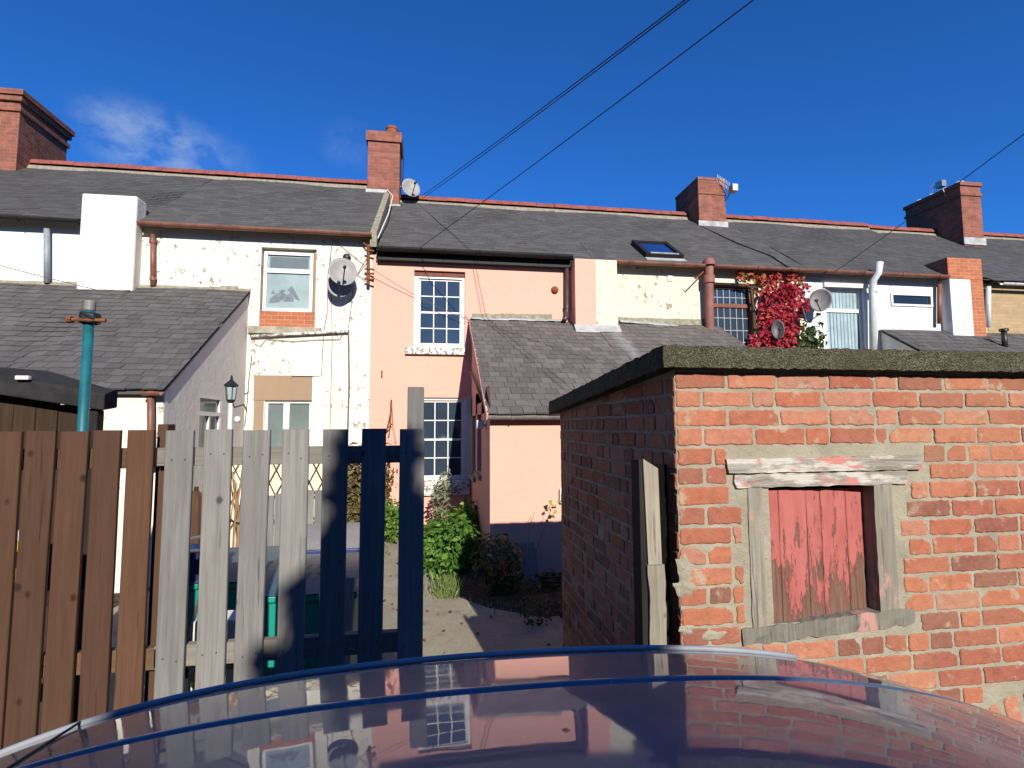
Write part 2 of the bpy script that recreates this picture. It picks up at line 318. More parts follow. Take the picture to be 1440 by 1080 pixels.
def glass(name, c, r=0.05, spec=0.6):
    m = Mt(name, r, spec); m.b.inputs['IOR'].default_value = 1.52
    m.bump(m.noise(2.2, 2), 0.05, 0.02); return m.col(m.ramp(m.noise(1.4, 3), [(0.35, tuple(x*0.75 for x in c)), (0.65, c)]))
M['glass'] = glass('window_glass', (0.035, 0.055, 0.085)); M['glass_dark'] = glass('dark_window_glass', (0.018, 0.024, 0.028))
M['glass_white'] = glass('net_backed_glass', (0.36, 0.46, 0.47), 0.12, 0.4); M['glass_grey'] = glass('grey_backed_glass', (0.17, 0.21, 0.21), 0.1, 0.4)
M['glass_blue'] = glass('blue_skylight_glass', (0.012, 0.045, 0.20), 0.06, 0.8)
M['sticker'] = plain('grey_sticker', (0.17, 0.2, 0.24), 0.6, 0.2, bump=0)
M['lead'] = plain('leaded_glazing_bar', (0.42, 0.43, 0.43), 0.6, 0.3, bump=0)
M['frame_red'] = wood('faded_red_frame_timber', (0.2, 0.075, 0.055), (0.33, 0.14, 0.10), knot=False)
def leafmat(name, stops, trans=0.25, rough=0.55):
    m = Mt(name, rough, 0.3); a = m.ramp(m.attr(), stops)
    try: m.b.inputs['Transmission Weight'].default_value = 0
    except Exception: pass
    m.col(a)
    tr = m.n('ShaderNodeBsdfTranslucent'); m.L(a, tr.inputs[0]); ms = m.n('ShaderNodeMixShader'); ms.inputs[0].default_value = trans
    out = m.t.nodes['Material Output']; m.t.links.new(m.b.outputs[0], ms.inputs[1]); m.t.links.new(tr.outputs[0], ms.inputs[2]); m.t.links.new(ms.outputs[0], out.inputs[0])
    return m.m
M['leaf'] = leafmat('shrub_leaf', [(0, (0.03, 0.085, 0.012)), (0.5, (0.075, 0.175, 0.022)), (0.85, (0.16, 0.28, 0.035)), (1, (0.32, 0.36, 0.06))])
M['leaf_dark'] = leafmat('dark_leaf', [(0, (0.015, 0.04, 0.01)), (0.7, (0.05, 0.10, 0.025)), (0.9, (0.18, 0.12, 0.03)), (1, (0.30, 0.10, 0.06))])
M['leaf_grey'] = leafmat('grey_green_leaf', [(0, (0.12, 0.15, 0.09)), (1, (0.30, 0.33, 0.22))])
M['leaf_red'] = leafmat('creeper_leaf', [(0, (0.10, 0.008, 0.012)), (0.35, (0.28, 0.012, 0.025)), (0.72, (0.50, 0.02, 0.06)), (0.9, (0.45, 0.09, 0.04)), (1, (0.38, 0.28, 0.05))], 0.3)
M['leaf_redbrown'] = leafmat('dry_vine_leaf', [(0, (0.08, 0.05, 0.02)), (0.5, (0.18, 0.12, 0.05)), (0.8, (0.13, 0.17, 0.04)), (1, (0.35, 0.12, 0.05))])
M['grassm'] = leafmat('grass_blade', [(0, (0.06, 0.12, 0.02)), (0.6, (0.2, 0.27, 0.07)), (1, (0.42, 0.42, 0.2))])
M['stem'] = plain('brown_stem', (0.10, 0.065, 0.04), 0.9, 0.1, bump=0.3)
M['drystem'] = plain('dry_cane', (0.36, 0.22, 0.12), 0.8, 0.15, bump=0.3)
# ground
m = Mt('pebbled_concrete_path', 0.92, 0.15)
a = m.ramp(m.noise(2.0, 6), [(0.3, (0.26, 0.235, 0.17)), (0.7, (0.37, 0.34, 0.255))])
v = m.n('ShaderNodeTexVoronoi'); v.inputs['Scale'].default_value = 70; m.L(m.tc, v.inputs['Vector'])
sx = m.n('ShaderNodeSeparateColor'); m.L(v.outputs['Color'], sx.inputs[0])
a = m.mix(0.22, a, m.ramp(sx.outputs[0], [(0, (0.10, 0.09, 0.07)), (1, (0.40, 0.36, 0.29))]))
a = m.mix(m.rng(m.noise(4, 6, off=5), 0.58, 0.7, 0, 0.5), a, (0.12, 0.11, 0.08))
m.bump(v.outputs['Distance'], 0.5, 0.004); m.bump(m.noise(8, 5), 0.4, 0.01); M['path'] = m.col(a)
m = Mt('garden_soil', 0.95, 0.1); M['soil'] = m.col(m.ramp(m.noise(14, 7), [(0.3, (0.03, 0.024, 0.016)), (0.7, (0.10, 0.08, 0.055))])); m.bump(m.noise(12, 7), 0.9, 0.04)
m = Mt('lane_asphalt', 0.9, 0.2); M['asphalt'] = m.col(m.ramp(m.noise(40, 6), [(0.3, (0.13, 0.122, 0.105)), (0.7, (0.21, 0.195, 0.165))])); m.bump(m.noise(90, 4), 0.6, 0.006)
# car paint
m = Mt('dark_blue_metallic_paint', 0.45, 0.5, 0.3)
m.b.inputs['Coat Weight'].default_value = 1; m.b.inputs['Coat Roughness'].default_value = 0.015; m.b.inputs['Coat IOR'].default_value = 1.62
dust = m.math('ADD', m.rng(m.noise(3.5, 7, (1, 2.5, 1), 0.6), 0.42, 0.75, 0.06, 0.28), m.math('MULTIPLY', m.rng(m.noise(55, 4, rough=.7), .60, .72), .22))
M['paint'] = m.col(m.mix(dust, (0.045, 0.095, 0.17), (0.38, 0.42, 0.44)))
m.L(m.rng(m.noise(6, 6, (1, 2, 1)), 0.4, 0.75, 0.02, 0.10), m.b.inputs['Coat Roughness'])
cb_n = m.n('ShaderNodeBump'); cb_n.inputs['Strength'].default_value = .05; cb_n.inputs['Distance'].default_value = .01; m.L(m.noise(5, 3), cb_n.inputs['Height']); m.L(cb_n.outputs[0], m.b.inputs['Coat Normal'])
M['carglass'] = glass('tinted_car_glass', (0.01, 0.012, 0.014), 0.03, 0.8)
M['rubber'] = plain('black_rubber', (0.018, 0.018, 0.018), 0.7, 0.3, bump=0.1)
M['alloy'] = plain('silver_wheel', (0.5, 0.5, 0.52), 0.35, 0.5, 0.8, bump=0)
M['lampglass'] = glass('headlamp_glass', (0.5, 0.52, 0.55), 0.05, 0.8)
M['redlens'] = glass('red_lamp_lens', (0.35, 0.01, 0.01), 0.08, 0.8)

# ------------------------------------------------------------------ mesh tools
WL = {}
class MB:
    def __init__(s): s.v = []; s.f = []; s.r = []
    def add(s, vs, fs, r=None):
        o = len(s.v); s.v += [V(p) for p in vs]; r = rnd.random() if r is None else r
        for f in fs: s.f.append(tuple(i+o for i in f)); s.r.append(r)
        return s
    def box(s, x0, x1, y0, y1, z0, z1, r=None):
        return s.add([(x0, y0, z0), (x1, y0, z0), (x1, y1, z0), (x0, y1, z0), (x0, y0, z1), (x1, y0, z1), (x1, y1, z1), (x0, y1, z1)],
                     [(0, 3, 2, 1), (4, 5, 6, 7), (0, 1, 5, 4), (1, 2, 6, 5), (2, 3, 7, 6), (3, 0, 4, 7)], r)
    def hexa(s, p, r=None):   # 8 points, bottom ring then top ring
        return s.add(p, [(0, 3, 2, 1), (4, 5, 6, 7), (0, 1, 5, 4), (1, 2, 6, 5), (2, 3, 7, 6), (3, 0, 4, 7)], r)
    def bar(s, a, b, w, h, up=(0, 0, 1), r=None):
        a = V(a); b = V(b); d = (b-a).normalized(); x = d.cross(V(up)).normalized()*w/2; y = x.cross(d).normalized()*h/2
        return s.hexa([a-x-y, a+x-y, a+x+y, a-x+y, b-x-y, b+x-y, b+x+y, b-x+y], r)
    def tube(s, pts, rad, n=8, r=None, cap=True):
        pts = [V(p) for p in pts]; o = len(s.v); r = rnd.random() if r is None else r
        rads = rad if isinstance(rad, (list, tuple)) else [rad]*len(pts)
        prev = None
        for i, p in enumerate(pts):
            d = (pts[min(i+1, len(pts)-1)]-pts[max(i-1, 0)]).normalized()
            if prev is None: x = d.orthogonal().normalized()
            else:
                x = prev-d*prev.dot(d); x = x.normalized() if x.length > 1e-6 else d.orthogonal().normalized()
            prev = x; y = d.cross(x)
            for k in range(n):
                t = 2*math.pi*k/n; s.v.append(p+(x*math.cos(t)+y*math.sin(t))*rads[i])
        for i in range(len(pts)-1):
            for k in range(n):
                s.f.append((o+i*n+k, o+i*n+(k+1) % n, o+(i+1)*n+(k+1) % n, o+(i+1)*n+k)); s.r.append(r)
        if cap:
            s.f.append(tuple(o+k for k in range(n))[::-1]); s.r.append(r); e = o+(len(pts)-1)*n
            s.f.append(tuple(e+k for k in range(n))); s.r.append(r)
        return s
    def lathe(s, c, prof, n=20, ax=(0, 0, 1), r=None):
        ax = V(ax).normalized(); x = ax.orthogonal().normalized(); y = ax.cross(x); c = V(c); o = len(s.v); r = rnd.random() if r is None else r
        for (rd, h) in prof:
            for k in range(n):
                t = 2*math.pi*k/n; s.v.append(c+ax*h+(x*math.cos(t)+y*math.sin(t))*rd)
        for i in range(len(prof)-1):
            for k in range(n):
                s.f.append((o+i*n+k, o+i*n+(k+1) % n, o+(i+1)*n+(k+1) % n, o+(i+1)*n+k)); s.r.append(r)
        return s
    def build(s, name, mat, parent=None, loc=None, smooth=False, bevel=0, **tags):
        org = WL[parent.name] if parent else V(loc) if loc is not None else V((0, 0, 0))
        me = bpy.data.meshes.new(name); me.from_pydata([tuple(p-org) for p in s.v], [], s.f)
        at = me.attributes.new('rnd', 'FLOAT', 'FACE'); at.data.foreach_set('value', s.r)
        if smooth: me.polygons.foreach_set('use_smooth', [True]*len(me.polygons))
        me.materials.append(M[mat] if isinstance(mat, str) else mat); me.update()
        o = bpy.data.objects.new(name, me); COL.objects.link(o)
        if parent: o.parent = parent
        else: o.location = org
        WL[o.name] = org
        if bevel:
            b = o.modifiers.new('bevel', 'BEVEL'); b.width = bevel; b.segments = 2; b.limit_method = 'ANGLE'
        for k, q in tags.items(): o[k] = q
        return o
def thing(name, label, cat, loc, group=None):
    o = bpy.data.objects.new(name, None); COL.objects.link(o); o.location = loc; o['label'] = label; o['category'] = cat
    o.empty_display_size = 0.2
    if group: o['group'] = group
    WL[o.name] = V(loc); return o
def tg(o, label, cat, group=None):
    o['label'] = label; o['category'] = cat
    if group: o['group'] = group
    return o

def wall_y(mb, x0, x1, z0, z1, Y, holes=(), depth=0.14, step=None):
    xs = sorted({x0, x1, *[h[0] for h in holes], *[h[1] for h in holes]}); zs = sorted({z0, z1, *[h[2] for h in holes], *[h[3] for h in holes]})
    xs = [x for x in xs if x0 <= x <= x1]; zs = [z for z in zs if z0 <= z <= z1]
    for i in range(len(xs)-1):
        for j in range(len(zs)-1):
            cx, cz = (xs[i]+xs[i+1])/2, (zs[j]+zs[j+1])/2
            if any(h[0] < cx < h[1] and h[2] < cz < h[3] for h in holes): continue
            mb.add([(xs[i], Y, zs[j]), (xs[i+1], Y, zs[j]), (xs[i+1], Y, zs[j+1]), (xs[i], Y, zs[j+1])], [(0, 1, 2, 3)])
    for h in holes:
        a, b, c, d = h; q = Y+depth
        mb.add([(a, Y, c), (b, Y, c), (b, q, c), (a, q, c)], [(0, 1, 2, 3)]); mb.add([(a, Y, d), (a, q, d), (b, q, d), (b, Y, d)], [(0, 1, 2, 3)])
        mb.add([(a, Y, c), (a, q, c), (a, q, d), (a, Y, d)], [(0, 1, 2, 3)]); mb.add([(b, Y, c), (b, Y, d), (b, q, d), (b, q, c)], [(0, 1, 2, 3)])

def window(parent, rect, Y, fm='frame', gm='glass', fw=0.05, bars_x=(), bars_z=(), bw=0.022, sill=None, sillmat='flaky', depth=0.10, left=None, fd=0.05, label=None):
    """frame mesh as the part; panes and sill under it"""
    x0, x1, z0, z1 = rect; y = Y+depth; mb = MB(); lw = left or fw
    mb.box(x0, x0+lw, y, y+fd, z0, z1); mb.box(x1-fw, x1, y, y+fd, z0, z1)
    mb.box(x0+lw, x1-fw, y+.002, y+fd, z1-fw, z1); mb.box(x0+lw, x1-fw, y+.002, y+fd, z0, z0+fw)
    for b in bars_x:
        w_ = b[1] if isinstance(b, tuple) else bw; t = b[0] if isinstance(b, tuple) else b; xc = x0+lw+(x1-fw-x0-lw)*t
        mb.box(xc-w_/2, xc+w_/2, y+.008, y+fd-.004, z0+fw, z1-fw)
    for b in bars_z:
        w_ = b[1] if isinstance(b, tuple) else bw; t = b[0] if isinstance(b, tuple) else b; zc = z0+fw+(z1-z0-2*fw)*t
        mb.box(x0+lw, x1-fw, y+.006, y+fd-.006, zc-w_/2, zc+w_/2)
    fo = mb.build('window', fm, parent)
    if label: fo['label'] = label
    MB().add([(x0+lw, y+fd-.012, z0+fw), (x1-fw, y+fd-.012, z0+fw), (x1-fw, y+fd-.012, z1-fw), (x0+lw, y+fd-.012, z1-fw)], [(0, 1, 2, 3)]).build('window_pane', gm, fo)
    if sill:
        a, b, c, d, pr = sill
        MB().hexa([(a, Y-pr, c), (b, Y-pr, c), (b, Y+.1, c), (a, Y+.1, c), (a, Y-pr, d-.015), (b, Y-pr, d-.015), (b, Y+.1, d), (a, Y+.1, d)]).build('sill', sillmat, fo, bevel=0.006)
    return fo

def slates(mb, E0, Uv, Sv, width, length, sw, ex, th=0.008, jit=0.006, warp=0.0):
    Uv = V(Uv).normalized(); Sv = V(Sv).normalized(); N = Uv.cross(Sv).normalized()
    rows = int(length/ex)+1; E0 = V(E0)
    for j in range(rows):
        s0 = j*ex; s1 = min(s0+ex*1.12, length)
        if s1-s0 < 0.02: continue
        x = -sw*(0.5 if j % 2 else 0)-rnd.random()*0.03
        while x < width:
            ww = sw*(1+rnd.uniform(-0.05, 0.05)); g_ = .0028 if ex > .15 else .0015; a = max(0, x+g_); b = min(width, x+ww-g_); x += ww
            if b-a < 0.02: continue
            d0 = rnd.uniform(-jit, jit)*1.2; hb = th*rnd.uniform(0.8, 1.7); ro = rnd.uniform(-jit, jit)*.7
            if rnd.random() < .025: d0 -= rnd.uniform(.01, .05); ro += rnd.uniform(-.012, .012); hb += .004
            wv = lambda q, t: mn.noise(V((q*.6, t*.6, 3)))*warp
            p = [E0+Uv*a+Sv*(s0+d0-ro)+N*(hb+wv(a, s0)), E0+Uv*b+Sv*(s0+d0+ro)+N*(hb*rnd.uniform(.8, 1.15)+wv(b, s0)), E0+Uv*b+Sv*s1+N*(.001+wv(b, s1)), E0+Uv*a+Sv*s1+N*(.001+wv(a, s1)),
                 E0+Uv*a+Sv*(s0+d0-ro)+N*(-.004), E0+Uv*b+Sv*(s0+d0+ro)+N*(-.004)]
            mb.add(p, [(0, 1, 2, 3), (4, 5, 1, 0), (4, 0, 3), (5, 2, 1)])

def ridge_tiles(mb, x0, x1, Y, z, r=0.10, L=0.45):
    x = x0
    while x < x1-.02:
        e = min(x+L, x1); dz = rnd.uniform(-.006, .006)
        pts = [(math.cos(t)*r*1.15, math.sin(t)*r) for t in [math.pi*k/8 for k in range(9)]]
        vs = [(q, Y+a, z+b+dz) for q in (x+.003, e-.003) for a, b in pts]
        n = 9; mb.add(vs, [(k, k+1, n+k+1, n+k) for k in range(n-1)]+[tuple(range(n))[::-1], tuple(range(n, 2*n))])
        x = e

def gutter(parent, x0, x1, Y, z, mat, r=0.055, drop=0.0, name='gutter', seg=0.9):
    mb = MB(); n = 9; ts = [math.pi+math.pi*k/(n-1) for k in range(n)]
    vs = []
    for q, dz in ((x0, 0), (x1, drop)):
        for rr in (r, r-.005):
            for t in ts: vs.append((q, Y+math.cos(t)*rr, z+dz+math.sin(t)*rr))
    f = []
    for k in range(n-1): f += [(k, k+1, 2*n+k+1, 2*n+k), (n+k+1, n+k, 3*n+k, 3*n+k+1)]
    f += [(0, 2*n, 3*n, n), (n-1, 2*n-1, 4*n-1, 3*n-1)]; f += [(k+1, k, n+k, n+k+1) for k in range(n-1)]
    f += [(2*n+k, 2*n+k+1, 3*n+k+1, 3*n+k) for k in range(n-1)]
    mb.add(vs, f)
    x = x0+.3
    while x < x1:
        zz = z+drop*(x-x0)/(x1-x0)
        pts = [(x, Y+math.cos(t)*(r+.008), zz+math.sin(t)*(r+.008)) for t in ts]; mb.tube(pts, 0.008, 4)
        mb.bar((x, Y+r*.8, zz-.01), (x, Y+.14, zz-.03), .02, .006); x += seg
    return mb.build(name, mat, parent, smooth=False)

# ------------------------------------------------------------------ ground
YF = 9.8     # house fronts
def sheet(name, x0, x1, y0, y1, z, mat, n=1):
    mb = MB()
    for i in range(n):
        for j in range(n):
            xa = x0+(x1-x0)*i/n; xb = x0+(x1-x0)*(i+1)/n; ya = y0+(y1-y0)*j/n; yb = y0+(y1-y0)*(j+1)/n
            mb.add([(xa, ya, z), (xb, ya, z), (xb, yb, z), (xa, yb, z)], [(0, 1, 2, 3)])
    return mb.build(name, mat, kind='structure')
sheet('ground', -400, 400, -400, 400, -0.06, 'soil')
sheet('lane', -60, 60, -6, 2.0, 0.0, 'asphalt')
sheet('yard_paving', -3.3, -0.75, 2.03, 9.75, 0.0, 'path')
mb = MB(); e0 = G(600, 940); 
pl = [(-0.75, 2.03), (2.4, 2.03), (2.4, 5.3), (1.1, 5.35), (0.62, 5.7), (0.3, 6.15), (0.12, 6.7), (0.05, 7.5), (0.0, 9.75), (-0.75, 9.75)]
mb.add([(x, y, 0.006) for x, y in pl], [tuple(range(len(pl)))]); mb.build('path', 'path', kind='structure')
def path_edge(y):      # x where the planted strip begins
    ys = [5.2, 5.35, 5.7, 6.15, 6.7, 7.5, 9.8]; xs = [2.4, 1.1, .62, .3, .12, .05, 0.0]
    for i in range(6):
        if ys[i] <= y <= ys[i+1]: return xs[i]+(xs[i+1]-xs[i])*(y-ys[i])/(ys[i+1]-ys[i])
    return 9
mb = MB(); NXs, NYs = 60, 70
for i in range(NXs+1):
    for j in range(NYs+1):
        x = -0.2+i*4.4/NXs; y = 5.1+j*4.65/NYs; d = x-path_edge(y)+.05*mn.noise(V((x*5, y*5, 1)))
        z = -.03+min(1, max(0, d/.12))*(.055+.05*mn.noise(V((x*2, y*2, 0)))+.02*mn.noise(V((x*8, y*8, 0)))); mb.v.append(V((x, y, z)))
for i in range(NXs):
    for j in range(NYs): o = i*(NYs+1)+j; mb.f.append((o, o+NYs+1, o+NYs+2, o+1)); mb.r.append(.5)
mb.build('garden_soil', 'soil', smooth=True, kind='structure')
sheet('far_gardens', -60, -3.3, 2.03, 9.75, -0.01, 'soil'); sheet('garden_ground', 4.2, 60, 2.03, 9.75, -0.01, 'soil')

# ------------------------------------------------------------------ houses
SL = 0.72; YE = 9.62; YR = 12.9
def roofhit(u, v, ze):
    d = ray(u, v); t = (ze-SL*YE-EYE)/(d.z-SL*d.y); return CAM+d*t
def main_roof(parent, x0, x1, ze, mat, warp=0.035):
    mb = MB(); L = math.hypot(YR-YE, (YR-YE)*SL)
    slates(mb, (x0, YE, ze), (1, 0, 0), (0, 1, SL), x1-x0, L, 0.21, 0.135, 0.005, 0.005, warp)
    zr = ze+(YR-YE)*SL
    mb.hexa([(x0, YE+.02, ze-.05), (x1, YE+.02, ze-.05), (x1, YR, zr-.05), (x0, YR, zr-.05), (x0, YE+.02, ze-.012-warp), (x1, YE+.02, ze-.012-warp), (x1, YR, zr-.012-warp), (x0, YR, zr-.012-warp)])
    mb.add([(x0, YR, zr), (x1, YR, zr), (x1, 16.2, ze), (x0, 16.2, ze)], [(0, 1, 2, 3)])
    ro = mb.build('roof', mat, parent)
    r = MB(); ridge_tiles(r, x0, x1, YR, zr-.01, .145); r.build('ridge_tiles', 'ridge', ro, smooth=False)
    b = MB(); x = x0
    while x < x1:
        e = min(x1, x+rnd.uniform(.3, .9)); h = rnd.uniform(.02, .055)
        b.hexa([(x, YR-.21-h*.4, zr-.155-h*.3), (e, YR-.21-h*.4, zr-.155-h*.3), (e, YR-.05, zr-.09), (x, YR-.05, zr-.09), (x, YR-.185, zr-.075), (e, YR-.185, zr-.075), (e, YR-.05, zr), (x, YR-.05, zr)]); x = e
    b.build('ridge_bedding', 'ridgemortar', ro)
    return ro
def shell(parent, x0, x1, ze, mat, holes, depth=.16):
    mb = MB(); wall_y(mb, x0, x1, -.05, ze-.02, YF, holes, depth)
    for h in holes:   # dark room behind
        mb.add([(h[0], YF+depth, h[2]), (h[1], YF+depth, h[2]), (h[1], YF+depth, h[3]), (h[0], YF+depth, h[3])], [(0, 1, 2, 3)])
    zr = ze+(YR-YF)*SL
    for x in (x0, x1): mb.add([(x, YF, -.05), (x, 16, -.05), (x, 16, ze-.05), (x, YR, zr-.15), (x, YF, ze-.02)], [(0, 1, 2, 3, 4)])
    mb.add([(x0, 16, -.05), (x1, 16, -.05), (x1, 16, ze), (x0, 16, ze)], [(0, 1, 2, 3)])
    return mb.build('wall', mat, parent)

def chimney(parent, x0, x1, y0, y1, z0, z1, caps=((0.0, 0.18, 0.03),), mat='chimbrick', flash=True, name='chimney'):
    mb = MB(); mb.box(x0, x1, y0, y1, z0, z1)
    for a, h, p in caps: mb.box(x0-p, x1+p, y0-p, y1+p, z1-a-h, z1-a+.002)
    c = mb.build(name, mat, parent, bevel=.006)
    if flash:
        f = MB(); zf = lambda y: y*SL
        base = z0
        f.box(x0-.02, x1+.02, y0-.03, y0-.002, base-.02, base+.16); c2 = f.build('flashing', 'flash', c)
    return c

XA, XB, XC, XD, XE, XF, XG = -16.0, -4.96, -1.08, 3.08, 7.69, 12.1, 24.0
ZB, ZC = 5.40, 5.10
# --- far left cream house
hA = thing('terraced_house', 'cream terraced house at the far left with a white chimney breast on its front', 'house', (-8, YF, 0), 'houses of the brick chimneyed terrace')
shell(hA, XA, XB, ZB, 'farcream', [])
main_roof(hA, XA, XB, ZB, 'slate_dark')
gutter(hA, XA, P(112, 318, 9.56).x, 9.58, ZB-.04, 'gut_black')
# white breast
bx0, bx1 = P(110, 350, 9.57).x, P(189, 350, 9.57).x
mb = MB(); zt = P(150, 273, 9.57).z; mb.box(bx0, bx1, 9.57, 9.90, 4.0, zt)
cb_ = mb.build('chimney_breast', 'farcream', hA, bevel=.03)
mb = MB(); mb.box(bx0+.06, bx1-.02, 9.902, 10.5, 5.2, zt-.10); mb.build('chimney_flue', 'chimbrick', cb_, bevel=.01)
mb = MB(); mb.tube([P(66, v, 9.72) for v in (322, 398)], .045, 10); mb.build('downpipe', 'pipe_blue', hA, smooth=True)
# far left chimney on the ridge
q = roofhit(22, 240, ZB)
mb = MB(); zc = P(2, 118, q.y).z; x1_ = q.x; x0_ = x1_-1.6; y0_ = q.y; y1_ = y0_+1.5
zc = P(20, 128, y0_).z
chimney(hA, x0_, x1_, y0_, y1_, q.z-.25, zc, caps=((0, .12, .10), (.12, .12, .06), (.36, .1, .04)))
mb = MB()
for k in range(2): mb.hexa([(x1_+.05+k*.35, y0_-.25, 7.25+0), (x1_+.28+k*.35, y0_-.25, 7.25), (x1_+.28+k*.35, y0_-.1, 7.6), (x1_+.05+k*.35, y0_-.1, 7.6), (x1_+.05+k*.35, y0_-.3, 7.55), (x1_+.28+k*.35, y0_-.3, 7.55), (x1_+.28+k*.35, y0_-.1, 7.95), (x1_+.05+k*.35, y0_-.1, 7.95)])

# --- white house with peeling paint
hB = thing('terraced_house', 'white terraced house with peeling limewash, brown gutter and a brick infill under its upper window', 'house', (-3, YF, 0), 'houses of the brick chimneyed terrace')
wu = RC(366, 349, 444, 460, YF); wl = RC(371, 563, 438, 632, YF)
shell(hB, XB, XC, ZB, 'white', [wu, wl])
rB = main_roof(hB, XB, XC, ZB, 'slate')
gutter(hB, P(193, 325, 9.56).x, XC+.02, 9.58, ZB-.02, 'gut_brown', .066)
# verge of the higher roof beside the pink house
mb = MB(); zr = ZB+(YR-YE)*SL
mb.hexa([(XC-.02, YE, ZB-.25), (XC+.10, YE, ZB-.25), (XC+.10, YR, zr-.25), (XC-.02, YR, zr-.25), (XC-.02, YE, ZB+.03), (XC+.10, YE, ZB+.03), (XC+.10, YR, zr+.03), (XC-.02, YR, zr+.03)])
mb.build('verge', 'verge', rB, bevel=.01)
mb = MB()
mb.tube([V((XC+.04, YR-.5, zr-.28)), V((XC+.2, YR-.9, zr-.60)), V((XC+.2, YR-2.0, zr-1.45)), V((XC+.11, YE+.1, ZB-.05))], .012, 6); mb.build('cable', 'paintwhite', rB)
# windows
fr = RC(369, 353, 439, 437, YF)
wo_ = window(hB, fr, YF, 'frame', 'glass_white', .055, (), ((0.70, .075),), depth=.06)
# top light darker pane and picture on the lower pane
x0, x1, z0, z1 = fr
zt0 = z0+.055+(z1-z0-.11)*.74
MB().add([(x0+.09, YF+.096, zt0+.02), (x1-.09, YF+.096, zt0+.02), (x1-.09, YF+.096, z1-.085), (x0+.09, YF+.096, z1-.085)], [(0, 1, 2, 3)]).build('top_pane', 'glass_grey', wo_)
mb = MB()
def sticker(pts):
    ps = [P(u, v, YF+.094) for u, v in pts]; mb.add(ps, [tuple(range(len(ps)))])
sticker([(377, 426), (381, 419), (389, 413), (397, 410), (403, 415), (399, 421), (390, 425)][::-1]); sticker([(398, 424), (404, 414), (409, 412), (413, 419), (413, 424)][::-1])
sticker([(404, 408), (410, 402), (414, 407), (422, 423), (416, 421), (410, 413)][::-1]); sticker([(381, 413), (384, 407), (387, 413)][::-1]); sticker([(392, 409), (398, 407), (402, 409), (397, 411)][::-1])
mb.build('window_picture', 'sticker', wo_)
r_ = RC(362, 438, 444, 460, YF); MB().box(wu[0]+.003, wu[1]-.003, YF+.012, YF+.155, r_[2]+.002, r_[3]).build('brick_infill', 'infill', hB)
r_ = RC(440, 350, 446, 438, YF); mb = MB(); mb.box(r_[0], wu[1]-.002, YF+.06, YF+.15, r_[2], wu[3]-.002); mb.build('window_reveal', 'brownrender', hB)
r_ = RC(350, 460, 452, 470, YF); MB().box(r_[0], r_[1], YF-.06, YF+.01, r_[2], r_[3]).build('stone_sill', 'stone', hB, bevel=.01)
r_ = RC(357, 528, 439, 563, YF); MB().box(r_[0], r_[1], YF-.012, YF+.01, r_[2], r_[3]).build('lintel', 'brownrender', hB, bevel=.004)
r_ = RC(356, 563, 370, 640, YF); MB().box(r_[0], r_[1]-.002, YF-.007, YF+.01, r_[2], r_[3]-.003).build('render_patch', 'brownrender', hB)
window(hB, wl, YF, 'frame', 'glass_grey', .05, ((0.44, .10),), (), depth=.04, sill=(wl[0]-.08, wl[1]+.05, wl[2]-.09, wl[2], .05))
mb = MB(); mb.tube([P(215, v, 9.74) for v in (330, 402)], .042, 10); mb.lathe(P(215, 335, 9.74)-V((0, 0, .05)), [(.055, -.04), (.055, .04)], 10); mb.lathe(P(215, 392, 9.74), [(.052, -.03), (.052, .03)], 10); mb.build('downpipe', 'gut_brown', hB, smooth=True)
# sloping pipe and drop cable
mb = MB(); mb.tube([P(352, 473, 9.74), P(489, 466, 9.74)], .026, 8); mb.build('waste_pipe', 'flaky', hB, smooth=True)
mb = MB(); mb.tube([P(490, 464, 9.74), P(491, 540, 9.77), P(489, 604, 9.77), P(488, 660, 9.77)], .016, 6); mb.build('drop_pipe', 'cablegrey', hB, smooth=True)
mb = MB()
def wc(pts, r=.006, Y=9.775):
    mb.tube([P(u, v, Y) for u, v in pts], r, 5)
wc([(468, 336), (461, 385), (460, 440), (455, 466), (452, 528), (438, 529), (410, 529)]); wc([(465, 362), (466, 400), (467, 480), (465, 560), (464, 604)])
wc([(497, 400), (494, 430), (490, 460)]); wc([(484, 466), (478, 477), (440, 478), (412, 480), (374, 477), (366, 487), (359, 484), (357, 474)])
wc([(470, 338), (480, 346), (512, 372)], .005); wc([(470, 364), (515, 395)], .005); wc([(350, 550), (342, 556), (333, 560)]); wc([(354, 500), (350, 530), (347, 570), (344, 600)], .006)
mb.build('wall_cables', 'cablegrey', hB)
mb = MB(); mb.tube([P(518, v, 9.68) for v in (344, 400)], .03, 8); 
for v in (352, 378, 384, 392): mb.tube([P(513, v, 9.68), P(526, v+1, 9.62)], .018, 6)
mb.bar(P(510, 340, 9.7), P(522, 352, 9.7), .02, .02); mb.bar(P(518, 360, 9.68), P(503, 385, 9.76), .012, .012)
mb.build('cable_bracket', 'rust', hB)

